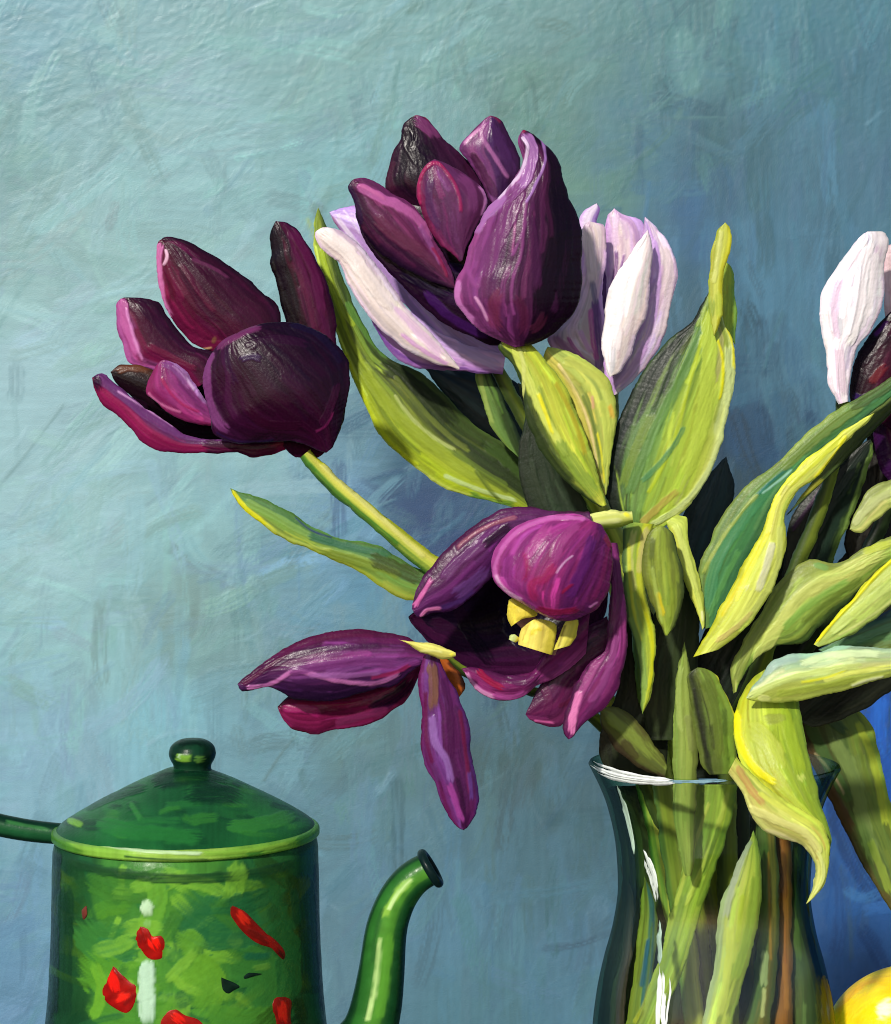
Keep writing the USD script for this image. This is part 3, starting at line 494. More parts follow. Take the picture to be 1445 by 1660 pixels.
# white and lilac tulips
t = flower('white_tulip', 'white and lilac tulip half hidden behind the topmost dark bloom', (815, 600), 0.012)
pet(t, '815,602 740,575 680,520 620,450 560,385 534,344', '822,560 760,520 700,450 640,380 590,330 573,334 550,338 534,344', 0.02, [(0, LI), (0.5, (190, 164, 220)), (1, (176, 140, 200))], [('545,350 575,390 620,450', 8, (226, 216, 236)), ('558,340 585,380', 5, (214, 200, 230)), ('538,352 550,372', 10, (150, 110, 140))], mat=M_PALE)
pet(t, '815,608 746,602 688,600 645,580 615,545 599,508', '820,575 760,560 700,530 650,500 599,508', 0.008, [(0, (130, 88, 168)), (0.25, (186, 140, 206)), (0.6, (206, 176, 224)), (1, (192, 166, 222))],
    [('610,530 650,575 700,595 760,598', 8, (112, 66, 150)), ('640,545 690,580 750,590', 12, (208, 168, 218)), ('740,560 780,580 812,596', 18, (186, 168, 224)), ('660,560 700,575 730,590', 8, (226, 190, 226))], mat=M_PALE)
pet(t, '745,600 705,589 660,568 625,541 601,516 584,496 563,458 549,427 519,400 511,377 524,368', '745,594 722,568 701,541 681,520 653,489 618,437 594,409 570,385 549,371 524,368', -0.002, [(0, (214, 196, 214)), (0.2, CR), (0.6, (228, 220, 212)), (1, (212, 196, 214))],
    [('525,378 560,405 600,455 640,500', 26, (232, 226, 218), {'hgt': 0.5}), ('640,500 680,540 720,580', 16, (216, 186, 214)), ('580,430 620,490 670,545', 14, (224, 216, 206)), ('650,540 690,570 730,592', 8, (206, 158, 208))], mat=M_PALE, bulge=0.21)
stem(t, '806,600 850,680 920,800 1000,950 1080,1240 1140,1560 1160,1840', [22, 26, 30, 32, 32, 32], [0.02, 0.037], [(0, OG), (1, DG)])

t = flower('white_tulip', 'pale lilac and white upright tulip just right of the topmost bloom', (995, 635), 0.02)
pet(t, '955,470 945,430 938,370 940,353 951,337 968,329', '975,470 975,430 968,385 967,361 972,337 968,329', 0.018, [(0, (206, 176, 222)), (0.5, (226, 216, 232)), (1, (150, 110, 190))], mat=M_PALE, bulge=0.18)
pet(t, '1000,560 985,480 980,400 982,353 996,337', '1030,560 1050,470 1052,400 1040,355 1015,349 996,337', 0.012, [(0, (196, 160, 206)), (0.4, (222, 208, 200)), (0.7, (206, 176, 216)), (1, (190, 156, 212))],
    [('1000,405 998,440 992,470', 9, (104, 40, 124)), ('1012,412 1006,440', 6, (120, 60, 140)), ('1000,345 998,380 1000,400', 12, (216, 190, 216)), ('985,360 984,400 988,450', 6, (190, 140, 200))], mat=M_PALE)
pet(t, '985,632 945,592 910,578 888,550 915,520 935,480 940,420 943,372 955,358', '990,625 985,560 978,490 977,455 984,425 984,391 980,367 968,360 955,358', 0.0, [(0, (206, 160, 212)), (0.4, (214, 200, 206)), (0.75, (218, 206, 200)), (1, (200, 166, 206))],
    [('965,485 968,530 972,600', 15, (92, 42, 128)), ('957,500 960,540 968,585', 10, (192, 84, 168)), ('960,455 964,480 968,495', 10, (112, 112, 140)), ('920,545 940,575 965,600', 8, (186, 90, 178)), ('900,545 925,570 945,585', 16, (170, 116, 172)), ('940,535 952,560 962,575', 10, (214, 170, 216)), ('950,370 958,420 962,460', 18, (222, 210, 204))], mat=M_PALE)
pet(t, '990,640 982,628 978,590 985,530 1010,470 1035,410 1046,351', '1000,640 1027,618 1055,586 1070,564 1084,530 1088,494 1096,461 1100,436 1091,402 1071,375 1046,351', -0.010, [(0, (196, 156, 214)), (0.35, (206, 172, 220)), (0.5, (190, 152, 210)), (0.7, (224, 212, 210)), (1, (214, 186, 220))],
    [('1060,390 1068,450 1055,530 1030,590', 11, (192, 156, 214)), ('1075,400 1086,440 1080,500 1065,550', 16, (226, 214, 212)), ('1000,625 1030,590 1048,550', 16, (204, 166, 218)), ('1050,356 1075,380 1092,420', 5, (200, 196, 226))], mat=M_PALE)
pet(t, '988,612 982,591 976,555 980,521 985,477 998,447 1015,422 1037,391 1051,371', '992,610 1006,602 1022,574 1038,535 1052,494 1055,455 1058,408 1051,371', -0.022, [(0, WH), (0.4, (234, 230, 226)), (0.75, (228, 220, 210)), (1, (216, 196, 214))],
    [('1046,380 1020,425 998,470 990,530', 9, (244, 243, 242), {'hgt': 0.6}), ('1010,450 1002,510 1000,570', 16, (238, 236, 232)), ('984,590 988,606', 6, (244, 244, 244))], mat=M_PALE, bulge=0.21)
pet(t, '985,632 925,560 940,450 950,372', '1002,632 1040,560 1050,450 1030,375 950,372', 0.026, [(0, (170, 120, 180)), (0.5, (120, 70, 140)), (1, (190, 150, 206))], mat=M_PALE)
stem(t, '992,628 990,720 1010,850 1060,1020 1110,1240 1170,1560 1180,1840', [24, 28, 30, 32, 32, 32], [0.02, 0.025], [(0, OG), (1, DG)])

t = flower('white_tulip', 'white tulip at the right edge in front of a maroon bloom', (1365, 655), -0.005)
pet(t, '1440,560 1432,480 1432,430 1440,400 1470,390', '1500,560 1520,500 1515,440 1495,405 1470,390', 0.012, [(0, (206, 176, 176)), (0.5, (222, 200, 194)), (1, (214, 190, 210))], mat=M_PALE)
pet(t, '1361,655 1354,648 1344,621 1340,580 1332,529 1328,503 1335,471 1352,440 1374,408 1390,389 1407,375', '1377,650 1379,610 1388,570 1417,529 1432,486 1434,452 1437,411 1441,391 1429,375 1407,375', -0.012,
    [(0, (226, 224, 228)), (0.25, (220, 200, 218)), (0.45, WH), (0.8, (228, 226, 224)), (1, (206, 196, 210))],
    [('1405,382 1375,425 1350,470 1342,520', 16, (236, 236, 238), {'hgt': 0.4}), ('1412,390 1400,440 1392,500 1375,560', 20, (236, 235, 233), {'hgt': 0.5}), ('1362,450 1352,500 1360,550', 13, (216, 196, 216)), ('1395,430 1388,490 1376,545', 5, (246, 246, 246), {'hgt': 0.7}), ('1420,410 1415,470 1395,530', 14, (226, 226, 222)), ('1360,560 1362,610 1366,645', 20, (216, 198, 208)), ('1345,500 1350,540', 6, (246, 246, 246), {'hgt': 0.6})], mat=M_PALE)
stem(t, '1366,650 1350,760 1300,900 1240,1060 1180,1240 1180,1580 1200,1840', [22, 26, 30, 32, 32, 32], [0.0, 0.02], [(0, OG), (1, DG)])

t = flower('purple_tulip', 'dark maroon tulip cut off by the right edge of the frame', (1460, 780), 0.015)
pet(t, '1380,655 1377,640 1379,615 1388,580 1410,541 1436,514 1480,480', '1450,700 1500,640 1520,560 1510,500 1480,480', 0.0, [(0, (24, 8, 24)), (0.5, (62, 12, 40)), (1, (50, 12, 44))], [('1384,640 1395,645 1410,638', 12, (52, 28, 96)), ('1395,590 1420,560 1445,535', 18, (34, 8, 32)), ('1412,620 1425,605 1440,590', 15, (112, 34, 44)), ('1418,545 1440,520', 8, (84, 28, 112))])
pet(t, '1450,785 1434,772 1421,747 1416,708 1420,660', '1520,780 1560,720 1560,650 1500,600 1420,640', 0.008, [(0, (52, 18, 66)), (0.5, (66, 20, 70)), (1, (44, 14, 56))], [('1430,690 1436,740 1450,770', 16, (58, 22, 78)), ('1442,670 1444,720', 12, (82, 26, 74))])
stem(t, '1455,770 1430,850 1370,960 1280,1090 1200,1240 1210,1580 1220,1840', [24, 28, 30, 32, 32, 32], [0.02, 0.03], [(0, DG), (1, KG)])

# ---------------------------------------------------------------- leaves
def leaf(label, L=None, R=None, y0=0, cols=None, strokes=(), parts=None, **kw):
    if parts is None:
        return patch(None, 'tulip_leaf', L, R, y0, cols, strokes=strokes, label=label, cat='leaf', **kw)
    p0 = pts(parts[0][1])[0]
    t = thing('tulip_leaf', label, 'leaf', unproj(p0[0], p0[1], parts[0][3]))
    for nm, L, R, y0, cols, st, k in parts:
        patch(t, nm, L, R, y0, cols, strokes=st, **k)
    return t

leaf('long drooping leaf running from the white tulip on the left down behind the open tulip',
     '832,822 778,809 732,796 676,760 642,734 612,700 590,652 571,606 549,550 528,490 514,430 508,375 516,336', '905,826 893,798 860,753 812,715 764,685 726,644 681,603 625,577 595,535 568,480 545,420 530,370 516,336', 0.036,
     [(0, (190, 206, 92)), (0.12, (174, 196, 44)), (0.36, (146, 166, 52)), (0.52, (112, 132, 46)), (0.62, (40, 54, 26)), (0.82, (50, 68, 30)), (1, (70, 92, 40))],
     [('560,570 585,630 620,700 680,755', 8, (196, 212, 34), {'hgt': 0.5}), ('590,600 630,660 700,720 780,780', 20, (152, 172, 52)), ('640,640 680,690 740,730', 7, (176, 190, 110)), ('720,770 780,795 840,812', 8, (192, 216, 150)), ('760,800 800,815 835,818', 14, (94, 146, 56)), ('620,590 680,630 740,690', 26, (34, 44, 22)), ('790,720 850,770 890,815', 24, (58, 82, 34)), ('640,610 700,680 760,730', 10, (96, 110, 44)), ('770,760 800,800 815,815', 8, (96, 116, 44)), ('520,400 545,480 575,530', 10, (170, 196, 48)), ('562,490 590,535 630,580', 12, (92, 140, 60))], bulge=0.12)
leaf('short dark-edged upright leaf under the hidden white tulip', '820,722 797,692 783,650 771,612 776,592 783,589', '856,755 836,692 818,650 802,615 792,595 783,589', 0.018, [(0, (112, 140, 66)), (0.4, MD), (0.7, DG), (1, (34, 50, 36))], [('778,600 785,640 800,690', 8, (146, 170, 84))])
leaf('pale yellow-green leaf directly below the topmost dark tulip', parts=[
    ('blade', '975,822 935,795 895,757 868,715 850,660 843,612 826,586 808,562 816,551', '984,818 967,760 947,700 927,650 907,610 882,580 860,556 838,549 816,551', -0.042, [(0, (46, 62, 30)), (0.2, (60, 80, 36)), (0.38, (168, 184, 66)), (0.6, (196, 206, 72)), (0.8, (170, 180, 50)), (1, (148, 168, 60))],
     [('835,562 858,620 885,680 920,740', 16, (206, 218, 100), {'hgt': 0.5}), ('872,635 885,670 897,705', 7, (236, 230, 30), {'hgt': 0.5}), ('815,556 835,555 850,575', 12, (200, 212, 96), {'hgt': 0.5}), ('850,660 880,720 930,785', 18, (44, 58, 28)), ('905,715 940,765 970,805', 22, (126, 154, 56)), ('840,560 850,600 845,650', 7, (206, 214, 120)), ('900,620 930,680 950,740', 9, (176, 164, 44))], dict(bulge=0.15)),
    ('fold', '980,805 957,745 932,680 902,620 882,576 888,562', '984,800 992,740 999,680 996,641 986,611 961,590 928,571 888,562', -0.034, [(0, (192, 200, 70)), (0.3, (202, 190, 90)), (0.45, (124, 140, 60)), (0.6, (188, 202, 92)), (1, (178, 192, 84))],
     [('905,590 935,640 958,700 968,760', 7, (226, 206, 140), {'hgt': 0.6, 'dry': 0.7}), ('915,585 955,600 985,630', 18, (182, 190, 84)), ('945,640 965,700 975,770', 7, (96, 116, 50)), ('968,700 976,740 980,785', 5, (232, 226, 40)), ('975,650 985,700 982,760', 14, (186, 200, 86)), ('988,655 994,680', 9, (226, 180, 70)), ('960,640 962,665', 6, (206, 160, 120))], dict(bulge=0.15))])
leaf('broad upright leaf with a twisted yellow tip right of the lilac tulip', parts=[
    ('blade', '1030,872 987,810 984,746 997,694 1024,637 1052,586 1086,549 1122,519 1143,482 1157,464', '1045,872 1078,853 1127,809 1160,748 1180,677 1192,596 1191,556 1174,522 1164,480 1157,464', -0.030,
     [(0, (16, 26, 18)), (0.12, (20, 32, 20)), (0.24, (80, 114, 56)), (0.38, (98, 134, 62)), (0.52, (146, 172, 60)), (0.78, (172, 196, 66)), (0.88, (188, 204, 80)), (1, (206, 222, 140))],
     [('1000,720 1030,650 1070,590 1110,545', 18, (22, 34, 22), {'hgt': 0.05}), ('990,800 1000,730 1030,660', 14, (16, 30, 26), {'hgt': 0.05}), ('1020,800 1060,700 1110,600 1140,520', 18, (92, 132, 66)), ('1010,790 1030,730 1060,670', 16, (106, 132, 50)), ('1050,800 1090,720 1118,620 1140,540', 7, (170, 190, 40)), ('1148,500 1150,580 1140,680 1110,770', 26, (178, 200, 72)), ('1163,550 1172,590 1166,650', 6, (236, 232, 20), {'hgt': 0.4}), ('1180,560 1180,650 1158,740 1110,815 1055,850', 11, (206, 222, 146), {'hgt': 0.5}), ('1040,850 1070,820 1100,795', 13, (178, 160, 76)), ('1130,530 1146,495 1156,470', 8, (140, 166, 80)), ('1178,530 1190,570 1190,600', 7, (232, 228, 20)), ('1040,780 1080,740 1110,690', 10, (78, 132, 84))], dict(bulge=0.12)),
    ('leaf_tip', '1158,545 1150,500 1149,460 1151,435 1156,400 1163,372 1176,360', '1158,545 1172,500 1171,465 1176,435 1185,408 1188,387 1184,368 1176,360', -0.036, [(0, (160, 172, 50)), (0.4, (196, 204, 92)), (1, (190, 190, 40))], [('1170,372 1166,410 1157,460', 8, (206, 212, 120), {'hgt': 0.5}), ('1158,390 1154,440', 4, (180, 176, 60)), ('1150,515 1154,480', 16, (146, 168, 66)), ('1166,515 1164,470', 12, (180, 196, 70))], dict(bulge=0.08)),
    ('fold', '1160,500 1162,470 1168,440 1177,424', '1193,560 1195,510 1192,465 1186,432 1177,424', -0.018, [(0, (176, 186, 46)), (0.6, (160, 186, 60)), (1, (120, 168, 74))], [('1168,450 1166,470', 6, (206, 200, 30))], dict(bulge=0.12))])
leaf('narrow bright leaf hanging down the left of the stems above the vase rim', '1012,845 1010,905 1017,1000 1036,1080 1038,1130 1042,1158', '1060,850 1044,910 1046,960 1064,1030 1060,1100 1050,1140 1042,1158', -0.034, [(0, (66, 92, 52)), (0.2, (120, 152, 64)), (0.5, (150, 178, 70)), (0.8, (196, 204, 50)), (1, (132, 150, 54))],
     [('1030,860 1022,900 1030,960', 12, (196, 202, 110)), ('1050,855 1040,895 1036,930', 12, (198, 190, 120)), ('1045,990 1058,1050 1050,1120', 7, (206, 212, 30)), ('1020,880 1024,960 1040,1040', 7, (204, 212, 60)), ('1022,1000 1040,1060 1046,1120', 10, (128, 160, 78))])
leaf('olive leaf bud with a yellow streak among the stems', '1078,1030 1058,985 1042,930 1042,890 1058,856 1072,852', '1084,1030 1100,1000 1110,950 1102,900 1090,862 1072,852', -0.044, [(0, (96, 106, 40)), (0.4, (140, 158, 54)), (0.7, (126, 144, 50)), (1, (50, 64, 32))], [('1066,960 1072,985 1076,1000', 10, (206, 190, 30)), ('1058,920 1064,960 1074,1010', 7, (156, 176, 80)), ('1060,870 1056,910', 10, (90, 104, 40))])
leaf('thin pale strip of leaf between the stems, right of the olive bud', '1138,1022 1119,962 1099,915 1088,868 1080,846', '1143,1015 1142,985 1132,924 1116,868 1114,840 1098,836 1080,846', -0.03, [(0, (180, 194, 70)), (0.5, LG), (1, (170, 186, 74))], [('1095,850 1112,900 1130,960', 12, (206, 220, 110), {'hgt': 0.5}), ('1138,990 1140,1008', 5, (226, 230, 170))])
leaf('long arching leaf with a folded cream edge, leading to the right edge', parts=[
    ('blade', '1141,1020 1131,930 1150,880 1178,825 1205,790 1260,750 1310,700 1350,668 1400,640 1470,590 1500,560', '1160,1015 1180,980 1205,925 1240,868 1265,815 1300,765 1340,728 1385,695 1430,655 1485,605 1500,560', -0.028,
     [(0, (112, 130, 60)), (0.3, (92, 130, 60)), (0.6, (72, 130, 78)), (0.85, (60, 108, 70)), (1, (92, 120, 52))],
     [('1150,990 1160,920 1200,850 1250,790', 20, (66, 132, 86)), ('1185,850 1230,800 1285,755', 6, (34, 110, 100)), ('1235,800 1265,778 1285,760', 5, (150, 200, 180)), ('1140,930 1180,860 1230,800', 7, (150, 166, 70)), ('1270,760 1330,705 1400,655', 18, (104, 128, 56)), ('1150,1000 1170,950 1200,890', 10, (92, 152, 84)), ('1380,660 1430,630 1480,590', 20, (66, 86, 40))], dict(bulge=0.12)),
    ('fold', '1125,1065 1150,1018 1176,970 1202,920 1240,850 1258,802 1296,756 1340,720 1385,686 1420,668', '1168,1052 1197,1030 1237,985 1266,925 1275,895 1273,840 1287,802 1326,772 1347,745 1377,710 1400,690 1420,668', -0.046,
     [(0, (186, 190, 40)), (0.3, (196, 208, 76)), (0.6, (206, 216, 100)), (1, (188, 200, 74))],
     [('1252,880 1242,920 1228,960', 14, (212, 214, 176), {'hgt': 0.5}), ('1215,950 1210,960', 16, (206, 204, 150)), ('1170,1000 1210,930 1248,860', 7, (216, 206, 40)), ('1265,850 1262,910 1235,970 1190,1020', 12, (206, 218, 112)), ('1275,790 1320,750 1370,705', 11, (206, 216, 60)), ('1320,775 1350,740 1372,705', 7, (234, 230, 24), {'hgt': 0.5}), ('1160,1040 1190,1020 1220,990', 9, (206, 190, 110)), ('1130,1060 1150,1030 1170,1000', 12, (170, 180, 40))], dict(bulge=0.17)),
    ('olive_fold', '1275,835 1320,778 1372,706 1440,640 1500,580', '1290,822 1342,775 1402,715 1452,665 1510,600 1500,580', -0.014, [(0, (90, 106, 40)), (0.5, (74, 92, 40)), (1, (40, 54, 30))], [('1285,815 1315,792 1335,775', 8, (150, 150, 40))], dict(bulge=0.09))])  # last part: a fold that is dark olive in itself
leaf('dark green pointed leaf under the maroon tulip with a light right edge', '1260,960 1272,905 1282,840 1325,785 1400,718 1412,712', '1345,930 1362,880 1385,830 1405,770 1416,730 1412,712', 0.012, [(0, (34, 38, 32)), (0.4, (28, 38, 30)), (0.8, (30, 48, 36)), (0.92, (86, 112, 50)), (1, (120, 150, 66))], [('1285,860 1310,825 1335,790', 9, (66, 28, 70)), ('1365,870 1385,810 1408,740', 6, (120, 150, 70)), ('1300,900 1340,830 1390,760', 22, (26, 42, 30))])
leaf('small pale olive leaf with a blunt end at the right edge', '1540,740 1480,760 1436,780 1407,795 1390,824 1378,858', '1540,790 1480,808 1446,824 1420,844 1397,863 1378,858', -0.012, [(0, (128, 140, 70)), (0.5, (176, 188, 112)), (1, (168, 182, 90))], [('1385,850 1410,820 1450,795', 14, (184, 194, 130)), ('1400,855 1430,832 1470,810', 5, (196, 206, 110))])
leaf('wide olive leaf pointing down to the vase from the right edge', '1190,1124 1183,1090 1202,1048 1229,1001 1255,954 1296,914 1318,906 1350,914 1397,891 1446,870 1540,840', '1196,1120 1212,1088 1225,1070 1262,1048 1300,1044 1335,1010 1365,985 1397,955 1446,912 1540,890', -0.03,
     [(0, (120, 134, 62)), (0.25, (138, 154, 66)), (0.45, (190, 200, 104)), (0.62, (150, 180, 76)), (0.8, (104, 132, 52)), (1, (54, 74, 38))],
     [('1195,1105 1215,1050 1245,1000 1290,940', 16, (126, 142, 66)), ('1225,1075 1260,1020 1300,965 1360,930 1440,895', 20, (196, 206, 110), {'dry': 0.6, 'hgt': 0.4}), ('1270,1020 1320,975 1380,940', 13, (128, 172, 72)), ('1300,1010 1350,970 1400,935', 12, (108, 130, 50)), ('1320,915 1345,922', 12, (112, 158, 84)), ('1400,895 1450,878', 14, (176, 190, 60))], bulge=0.12)
leaf('leaf with a bright yellow ridge line near the right edge', '1320,1045 1346,1010 1382,970 1422,925 1448,903 1540,850', '1330,1050 1376,1032 1422,1002 1448,980 1540,920', -0.046, [(0, (190, 196, 40)), (0.3, (176, 196, 92)), (0.7, (180, 200, 100)), (1, (120, 146, 66))], [('1323,1042 1350,1010 1390,968 1425,928 1460,898', 6, (240, 234, 20), {'hgt': 0.9, 'dry': 0.1}), ('1350,1025 1400,980 1450,945', 16, (186, 206, 110)), ('1360,1030 1410,1000 1450,970', 5, (206, 216, 130))])
leaf('blue-green leaf under the leaf with the yellow ridge', '1325,1052 1382,1022 1448,984 1540,940', '1345,1062 1402,1058 1448,1056 1540,1050', -0.028, [(0, (40, 70, 84)), (0.3, (92, 132, 90)), (0.7, (98, 134, 84)), (1, (112, 124, 50))], [('1370,1030 1410,1005 1450,985', 8, (44, 66, 100)), ('1390,1040 1430,1022 1470,1010', 14, (92, 138, 100))])
leaf('pale silvery leaf lying almost level across the right side', '1210,1130 1234,1096 1249,1076 1282,1059 1329,1056 1364,1045 1446,1051 1540,1050', '1212,1134 1246,1140 1297,1137 1340,1127 1397,1112 1438,1099 1540,1080', -0.06,
     [(0, (140, 170, 146)), (0.25, (176, 200, 140)), (0.45, (196, 214, 146)), (0.65, (176, 192, 84)), (1, (172, 188, 84))],
     [('1238,1092 1262,1072 1300,1066', 18, (146, 174, 160)), ('1300,1078 1350,1062 1430,1060', 13, (204, 224, 168), {'hgt': 0.5}), ('1298,1106 1340,1098 1376,1084', 5, (226, 226, 30)), ('1216,1130 1250,1112 1300,1095 1400,1080', 12, (186, 204, 110)), ('1380,1112 1415,1100 1436,1096', 6, (216, 224, 170), {'hgt': 0.7}), ('1230,1130 1250,1134', 12, (206, 214, 130)), ('1260,1125 1320,1115 1390,1100', 12, (160, 178, 66))], bulge=0.17)
leaf('leaf folded over the vase rim with a curling pale underside', parts=[
    ('blade', '1240,1085 1206,1118 1191,1165 1191,1200 1204,1240 1245,1292 1290,1332 1330,1370 1346,1388', '1240,1085 1285,1112 1300,1160 1303,1185 1319,1250 1336,1320 1347,1360 1346,1388', -0.074, [(0, (196, 200, 40)), (0.25, (176, 190, 66)), (0.6, (150, 172, 44)), (1, (112, 140, 44))],
     [('1195,1152 1200,1200 1222,1242 1260,1270', 13, (232, 226, 20), {'hgt': 0.5}), ('1215,1180 1250,1210 1262,1250', 32, (172, 186, 66)), ('1270,1150 1285,1200 1300,1260', 22, (146, 170, 40)), ('1290,1170 1310,1240 1328,1300', 12, (122, 148, 42)), ('1240,1165 1275,1165', 18, (140, 152, 60)), ('1262,1275 1300,1310 1330,1345', 12, (178, 196, 60)), ('1296,1255 1305,1268', 12, (190, 204, 96))], dict(bulge=0.15, base=0.04)),
    ('fold', '1180,1254 1206,1292 1222,1328 1258,1357 1294,1368 1313,1386 1322,1412 1319,1437 1307,1466', '1194,1228 1229,1263 1265,1292 1305,1314 1335,1339 1347,1368 1344,1412 1331,1444 1307,1466', -0.086, [(0, (196, 200, 116)), (0.35, (190, 186, 96)), (0.6, (206, 212, 104)), (1, (190, 204, 70))],
     [('1196,1242 1215,1275 1240,1305', 13, (188, 150, 84), {'hgt': 0.3}), ('1215,1310 1260,1330 1305,1350 1330,1385', 14, (214, 214, 128), {'hgt': 0.5}), ('1230,1285 1270,1310 1320,1340', 10, (206, 214, 84)), ('1325,1380 1335,1415 1318,1450', 8, (212, 222, 130)), ('1240,1345 1285,1362 1310,1380', 7, (206, 200, 140))], dict(bulge=0.18))])
leaf('dull olive leaf hanging down behind the vase at the right edge', '1294,1150 1305,1208 1345,1295 1374,1353 1400,1404 1430,1455 1480,1520', '1390,1148 1415,1179 1430,1241 1444,1295 1452,1330 1475,1400 1490,1460 1480,1520', 0.055, [(0, (62, 52, 30)), (0.25, (74, 84, 40)), (0.5, (84, 106, 54)), (0.75, (104, 128, 52)), (1, (136, 156, 50))],
     [('1310,1215 1345,1280 1385,1350', 18, (78, 58, 34)), ('1310,1170 1340,1230 1380,1300', 20, (66, 96, 48)), ('1350,1200 1385,1260 1400,1330 1420,1400', 24, (114, 136, 72)), ('1390,1170 1415,1230 1430,1300 1436,1340', 14, (166, 184, 56)), ('1340,1160 1375,1190', 16, (52, 84, 50)), ('1320,1220 1350,1255 1370,1290', 6, (150, 140, 100)), ('1410,1360 1430,1410 1445,1450', 14, (132, 156, 60))], bulge=0.12)
leaf('dark green rounded leaf standing just inside the vase rim', '1150,1256 1137,1236 1124,1169 1117,1122 1114,1098 1131,1082', '1185,1254 1194,1233 1194,1169 1176,1122 1156,1090 1131,1082', -0.05, [(0, (96, 112, 46)), (0.2, (40, 48, 26)), (0.4, (88, 104, 42)), (0.75, (102, 130, 46)), (1, (116, 140, 46))], [('1125,1115 1135,1170 1148,1230', 6, (30, 34, 22)), ('1140,1100 1160,1150 1168,1230', 16, (92, 110, 40)), ('1165,1110 1184,1160 1186,1230', 10, (114, 144, 52)), ('1160,1090 1180,1130 1192,1165', 4, (222, 216, 60))])
leaf('light green stalk-like leaf standing left of the dark rounded leaf', '1112,1420 1092,1300 1092,1180 1096,1100 1110,1040', '1122,1420 1130,1290 1132,1200 1122,1120 1118,1070 1110,1040', -0.026, [(0, (120, 146, 64)), (0.5, (146, 168, 76)), (1, (92, 104, 46))], [('1105,1080 1100,1130 1106,1190', 10, (156, 178, 90)), ('1115,1160 1122,1220', 12, (128, 140, 76))])
leaf('short olive leaf leaning left out of the vase mouth', '1078,1262 1030,1240 994,1208 972,1165 975,1148', '1082,1240 1052,1192 1022,1158 995,1146 975,1148', -0.03, [(0, (52, 42, 28)), (0.35, (84, 92, 40)), (0.65, (112, 128, 50)), (1, (80, 84, 34))], [('985,1162 1020,1190 1060,1230', 18, (118, 136, 54), {'dry': 0.7}), ('1010,1200 1035,1230', 14, (60, 54, 30))])
leaf('slim two-toned leaf with a yellow tip pointing up left, below the leftmost bloom', parts=[
    ('blade', '720,975 660,972 636,962 592,933 556,915 495,888 462,875 426,850 390,821 373,791', '720,935 686,925 640,900 606,882 556,875 513,857 469,828 441,814 404,802 373,791', 0.004, [(0, (150, 164, 52)), (0.3, (120, 156, 66)), (0.6, (84, 130, 76)), (1, (80, 122, 56))],
     [('376,795 395,820 425,845 450,866', 10, (222, 220, 24), {'hgt': 0.5}), ('400,812 450,840 510,872', 14, (120, 158, 72)), ('440,820 480,845 540,880', 10, (72, 116, 60)), ('500,868 560,885 635,898', 13, (52, 104, 78)), ('520,895 590,912 650,935', 16, (116, 136, 46)), ('600,905 640,920 690,945', 24, (62, 76, 32)), ('620,945 650,960 670,968', 14, (158, 170, 66), {'dry': 0.8}), ('478,838 505,860 540,872', 4, (30, 40, 110)), ('470,826 490,838', 3, (214, 224, 226), {'hgt': 0.6}), ('430,850 480,878 540,892', 6, (166, 184, 80))], dict(bulge=0.11))])
# added filler leaves, near-black: the shadows inside the bunch put into their colour
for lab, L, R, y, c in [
    ('added blackish green leaf for the shade deep inside the bunch above the vase mouth', '985,1262 972,1200 1000,1120 1010,1010 1012,940', '1075,1268 1085,1180 1078,1080 1050,980 1012,940', 0.0, (30, 36, 22)),
    ('added near-black broad leaf for the shade deep inside the bunch between the vase and the level pale leaf', '1120,1262 1100,1150 1130,1050 1200,940 1290,860', '1215,1262 1240,1160 1290,1090 1330,980 1290,860', 0.02, (22, 30, 22)),
    ('added near-black leaf for the shade behind the pale leaves at the right edge', '1250,1150 1280,1060 1330,960 1400,860 1540,770', '1320,1180 1400,1150 1470,1100 1540,1000 1540,770', 0.035, (26, 30, 22)),
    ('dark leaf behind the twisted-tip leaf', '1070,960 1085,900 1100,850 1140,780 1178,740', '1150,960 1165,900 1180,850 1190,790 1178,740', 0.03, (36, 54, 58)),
    ('added dark olive leaf for the shade behind the olive bud', '1050,1200 1040,1100 1060,1000 1080,880 1090,850', '1120,1200 1130,1100 1135,1000 1115,900 1090,850', -0.008, (38, 48, 26)),
    ('added dark leaf for the shade behind the pale yellow-green leaf', '900,900 850,800 840,740 850,680 840,620', '1000,900 1000,830 970,760 920,680 840,620', 0.0, (32, 44, 30)),
    ('added blackish leaf for the shade at the right edge between the maroon tulip and the small pale olive leaf', '1400,960 1370,880 1385,800 1400,740 1410,690', '1560,900 1540,800 1500,720 1460,690 1410,690', 0.03, (26, 24, 22)),
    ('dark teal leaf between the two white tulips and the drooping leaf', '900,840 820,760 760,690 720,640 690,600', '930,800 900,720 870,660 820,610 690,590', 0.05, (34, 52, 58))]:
    leaf(lab, L, R, y, [(0, c), (0.5, tuple(int(v * 1.25) for v in c)), (1, c)], bulge=0.06)

